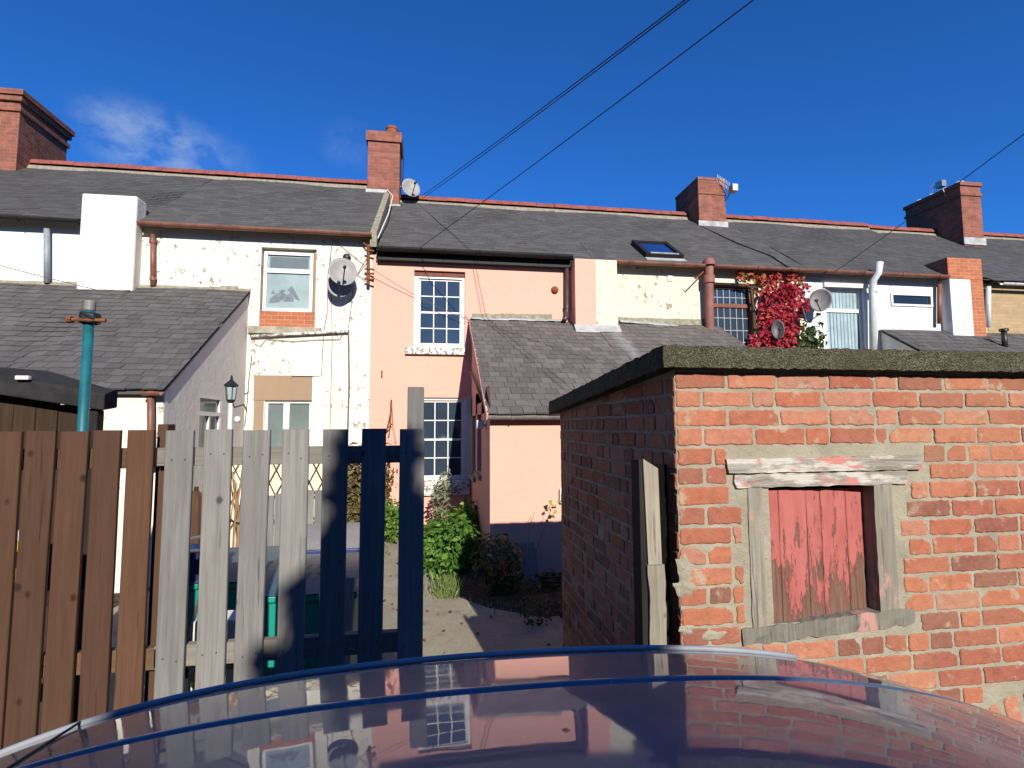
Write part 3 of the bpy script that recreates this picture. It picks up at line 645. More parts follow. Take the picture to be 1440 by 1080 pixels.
# --- pink house
hC = thing('terraced_house', 'pink terraced house with white sash windows and a slated rear extension', 'house', (1, YF, 0), 'houses of the brick chimneyed terrace')
c1 = RC(582, 381, 654, 488, YF); c2 = RC(583, 559, 656, 694, YF)
shell(hC, XC, XD, ZC, 'pink', [c1, c2])
rC = main_roof(hC, XC+.1, XD, ZC, 'slate')
gutter(hC, XC+.12, P(806, 368, 9.5).x, 9.54, ZC+.03, 'gut_black', .075)
MB().box(XC+.12, P(806, 368, 9.5).x, 9.66, 9.795, ZC-.16, ZC-.02).build('fascia', 'gut_black', hC)
x0, x1, z0, z1 = c1
def sash(rect, Y, sill, dep, label=None):
    x0, x1, z0, z1 = rect; y = Y+dep; H = z1-z0; fw = .05; mb = MB()
    box_l = .085
    mb.box(x0, x0+box_l, y-.01, y+.06, z0, z1-.05); mb.box(x1-.06, x1, y-.01, y+.06, z0, z1-.05); mb.box(x0, x1, y-.006, y+.06, z1-.05, z1-.002)
    mb.box(x0+box_l, x1-.06, y+.004, y+.06, z0, z0+.04)
    fo = mb.build('window', 'frame', hC)
    if label: fo['label'] = label
    zm = z0+H*.485; xa = x0+box_l; xb = x1-.06
    for (a, b, yy) in ((z0+.04, zm+.02, y+.008), (zm-.02, z1-.05, y+.03)):
        s_ = MB(); s_.box(xa, xa+.035, yy, yy+.02, a, b); s_.box(xb-.035, xb, yy, yy+.02, a, b); s_.box(xa+.035, xb-.035, yy+.001, yy+.02, a, a+.04); s_.box(xa+.035, xb-.035, yy+.001, yy+.02, b-.035, b)
        for t in (1/3, 2/3): xc = xa+.035+(xb-xa-.07)*t; s_.box(xc-.009, xc+.009, yy+.003, yy+.018, a+.04, b-.035)
        zc_ = (a+.04+b-.035)/2; s_.box(xa+.035, xb-.035, yy+.005, yy+.016, zc_-.009, zc_+.009)
        so_ = s_.build('sash', 'frame', fo)
        for i in range(3):      # old glass: every pane sits at its own slight angle
            for j in range(2):
                pass
        g = MB()
        for i in range(3):
            for j in range(2):
                pa = xa+.035+(xb-xa-.07)*i/3; pb = xa+.035+(xb-xa-.07)*(i+1)/3
                za = a+.04 if j == 0 else zc_; zb = zc_ if j == 0 else b-.035
                o1, o2, o3 = rnd.uniform(-.0025, .0025), rnd.uniform(-.0025, .0025), rnd.uniform(-.002, .002)
                g.add([(pa, yy+.012, za), (pb, yy+.012+o1, za), (pb, yy+.012+o1+o2, zb), (pa, yy+.012+o2, zb)], [(0, 1, 2, 3)])
        g.build('window_panes', 'glass', so_)
    a, b, c, d = sill
    MB().hexa([(a, Y-.07, c), (b, Y-.07, c), (b, Y+.08, c), (a, Y+.08, c), (a, Y-.07, d-.02), (b, Y-.07, d-.02), (b, Y+.08, d), (a, Y+.08, d)]).build('sill', 'flaky', fo, bevel=.008)
    return fo
MB().box(x0+.002, x1-.002, YF+.05, YF+.15, P(618, 388, YF).z, z1-.002).build('window_head', 'frame_red', hC)
s1 = RC(570, 488, 655, 499, YF); sash((x0, x1, z0, P(618, 387, YF).z), YF, (s1[0], s1[1], s1[2], s1[3]), .07)
s2 = RC(583, 675, 662, 696, YF); x0, x1, z0, z1 = c2; sash((x0, x1, s2[3]+.0, z1), YF, (s2[0]-.02, P(660, 690, YF).x, s2[2], s2[3]), .05)
mb = MB(); mb.box(x1+.001, x1+.10, YF-.012, YF+.02, s2[3], z1+.02); mb.build('window_surround', 'greyrender', hC)
# little wall things
mb = MB(); c = P(780, 408, YF); mb.lathe(c+V((0, .0, 0)), [(.0, -.06), (.05, -.06), (.07, -.03), (.075, 0)], 12, (0, 1, 0)); mb.build('vent', 'rust', hC, smooth=True)
mb = MB(); a = P(537, 526, YF-.01); mb.box(a.x-.012, a.x+.012, YF-.03, YF, a.z-.06, a.z+.06); mb.build('wall_hook', 'rust', hC)
mb = MB(); mb.tube([P(797, v, 9.72) for v in (372, 438)]+[P(797, 446, 9.66), P(793, 450, 9.6)], .042, 10); mb.lathe(P(797, 432, 9.72), [(.052, -.03), (.052, .03)], 10); mb.build('downpipe', 'gut_dark', hC, smooth=True)
bq0, bq1, bq2 = P(809, 410, 9.42).x, P(838, 410, 9.42).x, P(868, 410, 9.42).x
mb = MB(); mb.box(bq0, bq1, 9.42, 9.795, 0, ZC-.06); mb.build('chimney_breast', 'pink', hC)
mb = MB(); mb.box(bq0-.05, bq2+.05, 9.38, 9.75, ZC-.055, ZC+.0+.02)
# chimney between white and pink houses
q = roofhit(515, 268, ZB); y0_ = 12.42; x0_ = P(517, 230, y0_).x; x1_ = P(562, 230, y0_).x; zt = P(540, 186, y0_).z
ch = chimney(hB, x0_, x1_, y0_, y0_+.75, 6.9, zt, caps=((0, .24, .045),), flash=False)
mb = MB(); mb.box(x0_-.03, (x0_+x1_)/2+.1, y0_-.03, y0_-.001, 7.30, 7.48); mb.box((x0_+x1_)/2+.1, x1_+.03, y0_-.032, y0_-.003, 6.98, 7.14); mb.build('flashing', 'flash', ch)
mb = MB(); pc = V((P(551, 186, y0_+.3).x, y0_+.36, zt-.01)); mb.lathe(pc, [(.19, 0), (.17, .03), (.155, .1), (.135, .26), (.15, .28), (.15, .33), (.12, .33), (.115, .2)], 16); mb.build('chimney_pot', 'terracotta', ch, smooth=False)
mb = MB(); mb.tube([V((x1_+.05, y0_+.1, zt-.1)), V((x1_+.08, y0_+.1, zt-.6)), V((x1_+.05, y0_+.12, zt-1.3))], .015, 5); mb.build('cable', 'cable', ch)

# extensions --------------------------------------------------------------
def extension(parent, x0, x1, y0, zt, ze, wall, roofmat, left=True, right=True, holesL=(), sw=.165, ex=.18, frontholes=(), top=True):
    ex_o = MB(); wall_y(ex_o, x0, x1, -.05, ze-.03, y0, frontholes, .1)
    sl = (zt-ze)/(YF-y0)
    for x in ((x0,) if left else ())+((x1,) if right else ()):
        if x == x0 and holesL:
            ys = sorted({y0, YF-.003, *[h[0] for h in holesL], *[h[1] for h in holesL]}); zs = sorted({-.05, ze-.03, *[h[2] for h in holesL], *[h[3] for h in holesL]})
            for i in range(len(ys)-1):
                for j in range(len(zs)-1):
                    cy, cz = (ys[i]+ys[i+1])/2, (zs[j]+zs[j+1])/2
                    if any(h[0] < cy < h[1] and h[2] < cz < h[3] for h in holesL): continue
                    ex_o.add([(x, ys[i], zs[j]), (x, ys[i+1], zs[j]), (x, ys[i+1], zs[j+1]), (x, ys[i], zs[j+1])], [(0, 3, 2, 1)])
            for h in holesL:
                a, b, c, d = h; e = x+.12
                for qd in ([(x, a, c), (e, a, c), (e, a, d), (x, a, d)], [(x, b, c), (e, b, c), (e, b, d), (x, b, d)], [(x, a, c), (x, b, c), (e, b, c), (e, a, c)], [(x, a, d), (x, b, d), (e, b, d), (e, a, d)]): ex_o.add(qd, [(0, 1, 2, 3)])
            ex_o.add([(x, y0, ze-.03), (x, YF-.003, ze-.03), (x, YF-.003, zt-.02)], [(0, 2, 1)])
        else: ex_o.add([(x, y0, -.05), (x, YF-.003, -.05), (x, YF-.003, zt-.02), (x, y0, ze-.03)], [(0, 3, 2, 1)])
    w_ = ex_o.build('extension_wall', wall, parent)
    mb = MB(); ov = .10; e0 = V((x0-(.05 if left else 0), y0-ov, ze-ov*sl))
    L = math.hypot(YF-y0+ov, zt-ze+ov*sl); wd = x1-x0+(.05 if left else 0)+(.05 if right else 0)
    slates(mb, e0, (1, 0, 0), (0, 1, sl), wd, L-.05, sw, ex, .010, .010, .02)
    mb.hexa([e0+V((0, .01, -.05)), e0+V((wd, .01, -.05)), V((e0.x+wd, YF-.003, zt-.05)), V((e0.x, YF-.003, zt-.05)), e0+V((0, .01, -.034)), e0+V((wd, .01, -.034)), V((e0.x+wd, YF-.003, zt-.034)), V((e0.x, YF-.003, zt-.034))])
    r_ = mb.build('extension_roof', roofmat, parent)
    return w_, r_, sl
# pink extension
zxt, zxe, yx = 3.92, 2.12, 6.73; xx = 0.755
la = PX(664, 600, xx).y; lb = PX(669, 600, xx).y; lc = PX(671, 600, xx).y; ld = PX(677, 600, xx).y
hz = lambda u, v: PX(u, v, xx).z
holesL = [(ld, lc, hz(674, 665), hz(674, 567)), (lb, la, hz(666, 668), hz(666, 557))]
ew, er, sl_ = extension(hC, xx, XD-.002, yx, zxt, zxe, 'pink', 'slate_brown', True, False, holesL)
for h in holesL:
    mb = MB(); mb.add([(xx+.09, h[0], h[2]), (xx+.09, h[1], h[2]), (xx+.09, h[1], h[3]), (xx+.09, h[0], h[3])], [(0, 3, 2, 1)]); mb.build('side_pane', 'glass_dark', ew)
    mb = MB(); mb.box(xx-.05, xx+.08, h[0]-.03, h[1]+.03, h[2]-.08, h[2]-.001); mb.build('side_sill', 'stone', ew, bevel=.005)
gutter(hC, xx-.04, XD, yx-.13, zxe-.085, 'gut_grey', .05)
mb = MB(); mb.bar((xx-.045, yx-.1, zxe-.1), (xx-.045, YF-.01, zxt-.06), .025, .09); mb.build('bargeboard', 'pink', ew)
mb = MB(); mb.tube([PX(661, 522, xx-.04), PX(684, 576, xx-.04)], .022, 6); mb.build('side_pipe', 'gut_brown', ew, smooth=True)
def flashing(par, pts, h=.07, y=YF-.012, mat='flash'):
    mb = MB()
    for i in range(len(pts)-1):
        a, b = P(*pts[i], YF), P(*pts[i+1], YF); n = 6
        for k in range(n):
            t0, t1 = k/n, (k+1)/n; A = a.lerp(b, t0); B = a.lerp(b, t1); j = rnd.uniform(-.006, .006)
            mb.hexa([(A.x, y-.10, A.z-h+j), (B.x, y-.10, B.z-h+j), (B.x, y+.01, B.z-h+.045), (A.x, y+.01, A.z-h+.045), (A.x, y-.09, A.z-h+.02+j), (B.x, y-.09, B.z-h+.02+j), (B.x, y, B.z+j), (A.x, y, A.z+j)])
    return mb.build('flashing', mat, par)
flashing(er, [(662, 446), (740, 448), (796, 449)], .06)
mb = MB(); a = P(668, 443, YF-.04)
for k in range(14):
    p0 = P(664+k*8, 443+rnd.uniform(-.5, .5), YF); p1 = P(672+k*8, 443, YF); mb.hexa([(p0.x, YF-.035, zxt-.01), (p1.x, YF-.035, zxt-.01), (p1.x, YF+.01, zxt-.01), (p0.x, YF+.01, zxt-.01), (p0.x, YF-.02, p0.z+rnd.uniform(-.02, .03)), (p1.x, YF-.02, p1.z+rnd.uniform(-.02, .03)), (p1.x, YF+.01, p1.z+.03), (p0.x, YF+.01, p0.z+.03)])
mb.build('mortar_fillet', 'verge', er)
zb_ = zxt+(9.42-YF)*sl_
mb = MB(); mb.hexa([(bq0-.03, 9.30, zb_-.075), (bq2+.03, 9.30, zb_-.075), (bq2+.03, 9.42, zb_-.02), (bq0-.03, 9.42, zb_-.02), (bq0-.03, 9.31, zb_-.04), (bq2+.03, 9.31, zb_-.04), (bq2+.03, 9.415, zb_+.09), (bq0-.03, 9.415, zb_+.09)]); mb.build('breast_flashing', 'flash', er)

# --- cream house
hD = thing('terraced_house', 'cream terraced house with leaded window, roof skylight and red creeper', 'house', (5, YF, 0), 'houses of the brick chimneyed terrace')
d1 = RC(1001, 402, 1060, 500, YF)
shell(hD, XD, XE, ZC, 'cream', [d1])
rD = main_roof(hD, XD, XE, ZC, 'slate')
gutter(hD, bq2+.0, XE+.0, 9.57, ZC-.02, 'gut_brown', .066)
mb = MB(); mb.box(bq1+.001, bq2, 9.418, 9.795, 0, ZC-.062); mb.build('chimney_breast', 'cream', hD)
wD = window(hD, d1, YF, 'frame_red', 'glass', .05, (), ((0.74, .075),), depth=.06)
mb = MB()
for k in range(1, 6): x = d1[0]+.05+(d1[1]-d1[0]-.1)*k/6; mb.box(x-.006, x+.006, YF+.088, YF+.1, d1[2]+.05, d1[3]-.05)
for k in (.18, .36, .55, .87): z = d1[2]+.05+(d1[3]-d1[2]-.1)*k; mb.box(d1[0]+.05, d1[1]-.05, YF+.089, YF+.1, z-.006, z+.006)
mb.build('leaded_bars', 'lead', wD)
mb = MB(); mb.box(d1[0]-.03, d1[1]+.12, YF-.03, YF+.04, d1[3], d1[3]+.05); mb.build('lintel', 'wood_black', hD)
w2, r2, s2_ = extension(hD, XD, P(1006, 457, YF).x, yx, zxt, zxe, 'cream', 'slate_stained', False, True)
gutter(hD, XD, P(1006, 457, YF).x, yx-.13, zxe-.085, 'gut_grey', .05)
flashing(r2, [(870, 449), (940, 455), (1003, 461)], .07)
mb = MB(); c = P(942, 392, YF); mb.box(c.x-.055, c.x+.055, YF-.02, YF, c.z-.06, c.z+.06); mb.box(c.x-.04, c.x+.04, YF-.03, YF-.019, c.z-.04, c.z-.02); mb.build('vent', 'greyrender', hD, bevel=.004)
mb = MB(); pr = .085; mb.tube([P(997, 373, 9.55), P(997, 380, 9.60)], .07, 12); mb.tube([P(997, 366, 9.55), P(997, 392, 9.62), P(998, 470, 9.66), P(998, 480, 9.66)], pr, 14); mb.lathe(P(997, 392, 9.62), [(.11, -.09), (.11, .06), (.085, .07)], 14); mb.lathe(P(997, 372, 9.56), [(.07, .12), (.12, .06), (.12, -.02)], 14)
mb.build('soil_pipe', 'pipe_red', hD, smooth=True)
mb = MB(); mb.tube([P(994, 378, 9.7), P(978, 392, 9.45), P(975, 388, 9.45)], .014, 6); mb.build('bracket', 'rust', hD)
mb = MB(); x = bq2+.03; xe_ = P(1000, 450, YF).x
while x < xe_:
    e = min(xe_, x+.12); zz_ = P(930, 452, YF).z; mb.hexa([(x, YF-.02, zxt-.03), (e, YF-.02, zxt-.03), (e, YF+.01, zxt-.03), (x, YF+.01, zxt-.03), (x, YF-.012, zxt+.10+.02*mn.noise(V((x*4, 0, 0)))), (e, YF-.012, zxt+.10+.02*mn.noise(V((e*4, 0, 0)))), (e, YF+.01, zxt+.12), (x, YF+.01, zxt+.12)]); x = e
mb.build('cement_band', 'verge', r2)
# skylight
sk = [roofhit(u, v, ZC) for u, v in ((891, 346), (938, 348), (956, 365), (908, 366))]
xa, xb = 4.22, 5.02; ya, yb = 9.80, 10.56
def rp(x, y, h): return V((x, y, ZC+(y-YE)*SL))+V((0, -SL, 1)).normalized()*h
def rbox(mb, x0, x1, y0, y1, h0, h1): mb.hexa([rp(x0, y0, h0), rp(x1, y0, h0), rp(x1, y1, h0), rp(x0, y1, h0), rp(x0, y0, h1), rp(x1, y0, h1), rp(x1, y1, h1), rp(x0, y1, h1)])
mb = MB(); rbox(mb, xa, xa+.09, ya, yb, 0, .11); rbox(mb, xb-.09, xb, ya, yb, 0, .11); rbox(mb, xa+.09, xb-.09, ya, ya+.09, 0, .105); rbox(mb, xa+.09, xb-.09, yb-.09, yb, 0, .105)
sko = mb.build('skylight', 'gut_black', rD, bevel=.006)
mb = MB(); rbox(mb, xa+.09, xb-.09, ya+.09, yb-.09, .03, .07); mb.build('skylight_pane', 'glass_blue', sko)
mb = MB(); rbox(mb, xa-.02, xb+.02, ya-.11, ya-.002, .012, .03); rbox(mb, xa+.1, xb-.1, ya+.02, ya+.06, .105, .118); mb.build('skylight_flashing', 'flash', sko)
# chimney on ridge between cream and blue-white houses
y0_ = 12.22; x0_ = P(983, 300, y0_).x; x1_ = P(1021, 300, y0_).x; zt = P(1000, 250, y0_).z
ch = chimney(hD, x0_, x1_, y0_, y0_+1.25, 6.85, zt, caps=((0, .07, .012), (.42, .03, .02)), flash=False)
mb = MB(); mb.box(x0_-.03, x1_+.03, y0_-.03, y0_-.001, 6.93, 7.1); mb.build('flashing', 'flash', ch)
mb = MB(); mb.tube([V((x0_-.02, y0_-.05, 6.95)), roofhit(1040, 345, ZC)+V((0, 0, .03)), roofhit(1085, 362, ZC)+V((0, 0, .03)), roofhit(1115, 382, ZC)+V((0, 0, .03))], .012, 5); mb.build('roof_cable', 'cable', rD)

# --- pale blue-white house
hE = thing('terraced_house', 'pale white terraced house with a curtained window and a narrow high window', 'house', (10, YF, 0), 'houses of the brick chimneyed terrace')
e1 = RC(1163, 405, 1217, 510, YF); e2 = RC(1252, 413, 1310, 431, YF)
shell(hE, XE, XF, ZC, 'palewhite', [e1, e2])
rE = main_roof(hE, XE, XF, ZC, 'slate_dark')
gutter(hE, XE, P(1334, 397, 9.56).x, 9.57, ZC-.02, 'gut_brown', .068)
mb = MB(); mb.box(e1[0]-.05, e1[1]+.08, YF-.05, YF+.02, e1[3], e1[3]+.09); mb.build('lintel', 'greyrender', hE)
wE = window(hE, e1, YF, 'frame', 'glass_grey', .06, (), ((0.72, .075),), depth=.07)
mb = MB(); n = 44; xa_, xb_ = e1[0]+.06, e1[1]-.10; vs = []
for i in range(n+1):
    x = xa_+(xb_-xa_)*i/n; yy = YF+.105+.006*math.sin(i*1.3)+.004*math.sin(i*3.1); vs += [(x, yy, e1[2]+.06), (x, yy, e1[3]-.06)]
mb.add(vs, [(2*i, 2*i+2, 2*i+3, 2*i+1) for i in range(n)]); mb.build('curtain', 'curtain', wE, smooth=True)
window(hE, e2, YF, 'frame', 'glass_dark', .045, (), (), depth=-.03)
mb = MB(); mb.tube([P(1237, 369, 9.5), P(1235, 384, 9.5), P(1228, 394, 9.58), P(1227, 410, 9.62), P(1228, 500, 9.62)], .07, 12); mb.lathe(P(1228, 408, 9.62), [(.085, -.05), (.085, .05)], 12); mb.build('vent_pipe', 'pipe_white', hE, smooth=True)
mb = MB(); mb.tube([P(1321, v, 9.7) for v in (400, 455)], .045, 10); mb.build('downpipe', 'gut_brown', hE, smooth=True)
b0, b1, b2 = P(1338, 430, 9.56).x, P(1367, 430, 9.56).x, P(1385, 430, 9.56).x; zt = P(1360, 363, 9.56).z; zm = P(1360, 393, 9.56).z
mb = MB(); mb.box(b0-.02, b2, 9.56, 10.4, zm, zt); mb.box(b1, b2, 9.562, 9.797, 3.5, zm); mb.build('flue_chimney', 'infill', hE, bevel=.01)
mb = MB(); mb.box(b0, b1-.001, 9.56, 9.797, 3.5, zm-.002); mb.build('chimney_breast', 'palewhite', hE)
zt3 = P(1240, 462, YF).z; xe0 = P(1238, 465, YF).x
extension(hE, xe0, b2, 7.0, zt3, zt3-1.8, 'greyrender', 'slate_left', True, False)
y0_ = 12.0; x0_ = P(1353, 300, y0_).x; x1_ = P(1381, 300, y0_).x; zt = P(1366, 257, y0_).z
ch = chimney(hE, x0_, x1_, y0_, y0_+1.7, 6.7, zt, caps=((0, .10, .04), (.3, .08, .03)), flash=False)
mb = MB(); mb.box(x0_-.03, x1_+.03, y0_-.03, y0_-.001, 6.78, 6.98); mb.build('flashing', 'flash', ch)
for k in range(4):
    mb = MB(); mb.lathe((x0_+.28, y0_+.25+k*.4, zt), [(.13, 0), (.12, .1), (.09, .13), (0, .14)], 10); mb.build('chimney_pot', 'paintwhite', ch)
# --- buff brick house far right
hF = thing('terraced_house', 'buff brick terraced house at the far right edge of the terrace', 'house', (16, YF, 0), 'houses of the brick chimneyed terrace')
shell(hF, XF, XG, ZC-.05, 'yellowbrick', [])
main_roof(hF, XF, XG, ZC-.05, 'slate_dark'); gutter(hF, XF+.2, XG, 9.57, ZC-.12, 'pipe_white', .05)
mb = MB(); mb.tube([P(1390, v, 9.72) for v in (403, 460)], .045, 8); mb.build('downpipe', 'pipe_white', hF, smooth=True)
w6, r6, _ = extension(hF, b2+.01, XG, 7.0, zt3-.02, zt3-1.8, 'yellowbrick', 'slate_left', False, True)
pq = P(1413, 484, 9.1); mb = MB(); mb.tube([pq-V((0, 0, .15)), pq+V((0, 0, .30))], .05, 10); mb.lathe(pq+V((0, 0, .3)), [(.08, -.03), (.08, .02), (0, .03)], 10); mb.build('vent_pipe', 'black', r6, smooth=True)

# --- lean-to of the white houses on the left
xl = -3.18; zl, zle, yl = 4.33, 2.43, 6.98
# windows in its right wall: build wall mesh with holes mirrored
mb = MB(); wya, wyb = PX(279, 575, xl).y, PX(311, 575, xl).y; wza, wzb = PX(295, 640, xl).z, PX(295, 556, xl).z
ys = [yl, wya, wyb, YF-.003]; 
def lw(ya, yb, za, zb, x=xl): mb.add([(x, ya, za), (x, yb, za), (x, yb, zb), (x, ya, zb)], [(0, 1, 2, 3)])
wzb = min(wzb, zle-.05)
lw(yl, wya, -.05, zle-.03); lw(wyb, YF-.003, -.05, zle-.03); lw(wya, wyb, -.05, wza); lw(wya, wyb, wzb, zle-.03)
mb.add([(xl, yl, zle-.03), (xl, YF-.003, zle-.03), (xl, YF-.003, zl-.02)], [(0, 1, 2)])
for qd in ([(xl, wya, wza), (xl-.12, wya, wza), (xl-.12, wya, wzb), (xl, wya, wzb)], [(xl, wyb, wza), (xl-.12, wyb, wza), (xl-.12, wyb, wzb), (xl, wyb, wzb)], [(xl, wya, wzb), (xl, wyb, wzb), (xl-.12, wyb, wzb), (xl-.12, wya, wzb)]): mb.add(qd, [(0, 1, 2, 3)])
mb.add([(xl-.12, wya, wza), (xl-.12, wyb, wza), (xl-.12, wyb, wzb), (xl-.12, wya, wzb)], [(0, 1, 2, 3)])
wall_y(mb, -4.96, xl, -.05, zle-.03, yl)
lw_o = mb.build('extension_wall', 'greyrender', hB)
mb = MB(); xw = xl-.05
for (a, b) in ((wza, wza+.05), (wzb-.05, wzb), (wzb-.30, wzb-.24)): mb.box(xw, xw+.05, wya, wyb, a, b)
for (a, b) in ((wya, wya+.05), (wyb-.05, wyb)): mb.box(xw+.002, xw+.048, a, b, wza, wzb)
mb.box(xw+.004, xw+.046, (wya+wyb)/2-.03, (wya+wyb)/2+.03, wza, wzb-.27)
wf = mb.build('window', 'frame', hB)
MB().box(xw+.008, xw+.02, wya+.01, wyb-.01, wza+.01, wzb-.01).build('window_pane', 'glass_grey', wf)
def leanroof(par, x0, x1):
    sl = (zl-zle)/(YF-yl); mb = MB(); ov = .1; e0 = V((x0, yl-ov, zle-ov*sl)); L = math.hypot(YF-yl+ov, zl-zle+ov*sl)
    slates(mb, e0, (1, 0, 0), (0, 1, sl), x1-x0, L-.03, .175, .16, .010, .010, .03)
    mb.hexa([e0+V((0, .01, -.06)), e0+V((x1-x0, .01, -.06)), V((x1, YF-.003, zl-.06)), V((x0, YF-.003, zl-.06)), e0+V((0, .01, -.045)), e0+V((x1-x0, .01, -.045)), V((x1, YF-.003, zl-.045)), V((x0, YF-.003, zl-.045))])
    r_ = mb.build('extension_roof', 'slate_left', par)
    mb = MB(); x = x0
    while x < x1-.02:
        e = min(x1, x+rnd.uniform(.15, .4)); h = rnd.uniform(.02, .06); mb.hexa([(x, YF-.09, zl-.07), (e, YF-.09, zl-.07), (e, YF-.004, zl-.02), (x, YF-.004, zl-.02), (x, YF-.07, zl-.03), (e, YF-.07, zl-.03), (e, YF-.004, zl+h), (x, YF-.004, zl+h)]); x = e
    mb.build('mortar_fillet', 'verge', r_)
leanroof(hB, -4.96, xl+.03); leanroof(hA, XA, -4.965)
mb = MB(); wall_y(mb, XA, -4.962, -.05, zle-.03, yl); mb.build('extension_wall', 'white', hA)
mb = MB(); wall_y(mb, -4.955, xl-.003, -.05, zle-.035, yl-.012); mb.add([(xl-.003, yl-.012, -.05), (xl-.003, yl, -.05), (xl-.003, yl, zle-.035), (xl-.003, yl-.012, zle-.035)], [(0, 1, 2, 3)]); mb.build('extension_front', 'white', hB)
gutter(hB, P(203, 548, yl-.1).x, xl+.02, yl-.14, zle-.10, 'gut_brown', .05)
mb = MB(); mb.tube([P(212, v, yl-.08) for v in (550, 600, 660)], .04, 10); mb.build('downpipe', 'gut_brown', hB, smooth=True)

# ------------------------------------------------------------------ brick outbuilding (right)
SX, SY = 0.98, 2.02
shed = thing('brick_outbuilding', 'low red brick outbuilding with concrete slab roof and a peeling red shutter', 'outbuilding', (SX+1.4, SY+1, 0))
def slab_z(y): return 2.22-(y-1.97)*.065
def brick_poly(mb, O, U, Z, N, a, b, c, d, pr, r):
    """one brick: ragged outline, rounded arris, from (a,c) to (b,d) in the wall plane"""
    w_, h_ = b-a, d-c; nl = max(3, int(w_/.016)); nh = 5; j = .0018; k = .005
    pts = []
    for i in range(nl+1): pts.append((a+k+(w_-2*k)*i/nl, c))
    for i in range(nh+1): pts.append((b, c+k+(h_-2*k)*i/nh))
    for i in range(nl+1): pts.append((b-k-(w_-2*k)*i/nl, d))
    for i in range(nh+1): pts.append((a, d-k-(h_-2*k)*i/nh))
    cx, cz = (a+b)/2, (c+d)/2
    J = []
    if rnd.random() < .3:   # a bite out of one corner
        bi = rnd.choice(((a, c), (b, c), (a, d), (b, d))); br = rnd.uniform(.012, .03)
    else: bi = None
    for p in pts:
        q_ = V((p[0]*28+r*50, p[1]*28, r*90)); q2 = q_*2.3
        x, z = p[0]+rnd.uniform(-j, j)+mn.noise(q_)*.0045+mn.noise(q2)*.0025, p[1]+rnd.uniform(-j, j)+mn.noise(q_+V((9, 9, 9)))*.0050+mn.noise(q2+V((5, 0, 5)))*.0025
        if bi:
            dd = math.hypot(x-bi[0], z-bi[1])
            if dd < br: x += (cx-x)/max(.01, abs(cx-x))*min((br-dd)*.8, abs(cx-x)*.5); z += (cz-z)*.35
        J.append((x, z))
    n = len(J); vs = []
    tilt = rnd.uniform(-.0015, .0015)
    for (ins, dep) in ((0, -.004), (.0006, pr*.55), (.0045, pr)):
        for (x, z) in J:
            x2 = x+(cx-x)/(w_/2)*ins; z2 = z+(cz-z)/(h_/2)*ins; vs.append(O+U*x2+Z*z2+N*(dep+tilt*(x2-cx)/w_*2))
    f = []
    for l in range(2):
        for i in range(n): f.append((l*n+i, l*n+(i+1) % n, (l+1)*n+(i+1) % n, (l+1)*n+i))
    f.append(tuple(2*n+i for i in range(n)))
    mb.add(vs, f, r)
def brick_field(mb, O, U, Z, N, width, z0, z1, holes, ph=0.0776, closers=.12, seed=3, maxz=None, quoin=True):
    R_ = random.Random(seed); z = z0; row = 0; zmax = z1
    while z < zmax:
        hh = ph*R_.uniform(.965, 1.035); jt = .013; c, d = z+.006, z+hh-.0065
        x = 0 if row % 2 == 0 else 0; first = True
        while x < width:
            hdr = R_.random() < closers or (row % 5 == 2 and R_.random() < .7)
            L = (.112 if hdr else .228)*R_.uniform(.95, 1.05)
            if first: L = (.228, .118)[row % 2] if R_.random() < .85 else .16; first = False
            if R_.random() < .05: L = R_.uniform(.06, .16)
            a, b = x+jt/2, min(x+L-jt/2, width); x += L
            if a > width-.03: break
            mz = maxz(a) if maxz else 9
            if d > mz:
                if mz-c < .02: continue
                dd = mz
            else: dd = d
            segs = [(a, b)]
            for (hx0, hx1, hz0, hz1) in holes:
                if dd > hz0 and c < hz1:
                    ns = []
                    for (p, q) in segs:
                        if q <= hx0 or p >= hx1: ns.append((p, q))
                        else:
                            if p < hx0-.035: ns.append((p, hx0))
                            if q > hx1+.035: ns.append((hx1, q))
                    segs = ns
            for (p, q) in segs:
                if q-p < .03: continue
                rr = R_.random()*.93 if R_.random() > .006 else 0.985
                brick_poly(mb, O, U, Z, N, p+(0 if p > .02 else -.002), q, c+R_.uniform(-.002, .002), dd+R_.uniform(-.002, .001), R_.uniform(.003, .0065), rr)
        z += hh; row += 1
# opening geometry on the front plane
op = RC(1077, 688, 1238, 868, SY); l1 = RC(1024, 644, 1297, 666, SY); l2 = RC(1036, 665, 1277, 685, SY)
jl = RC(1057, 686, 1078, 890, SY); jr = RC(1237, 684, 1263, 875, SY); sl1 = RC(1046, 868, 1290, 893, SY)
FW = 3.2
arc = V((P(1462, 1150, SY).x-SX, 0, P(1462, 1150, SY).z))
def front_holes():
    H = [(l1[0]-SX-.01, l1[1]-SX+.01, l1[2], l1[3]+.008), (l2[0]-SX-.012, l2[1]-SX+.012, l2[2]-.002, l2[3]), (jl[0]-SX-.04, jr[1]-SX+.02, sl1[3]-.0, l2[2]+.001), (sl1[0]-SX-.02, sl1[1]-SX+.02, sl1[2]-.01, sl1[3])]
    for i in range(12):   # arch silhouette
        za = arc.z-.3+i*.08; zb_ = za+.08; zz = (za+zb_)/2-arc.z
        if zz < .52: r_ = math.sqrt(max(0, .52**2-max(0, zz)**2)); H.append((arc.x-r_, arc.x+r_, za, zb_))
    H.append((arc.x-.52, arc.x+.52, -1, arc.z))
    return H
FH = front_holes()
mb = MB(); O = V((SX, SY, 0)); U = V((1, 0, 0)); Zv = V((0, 0, 1)); N = V((0, -1, 0))
brick_field(mb, O, U, Zv, N, FW, 0.02, 2.14, FH, seed=11, maxz=lambda a: 2.135)
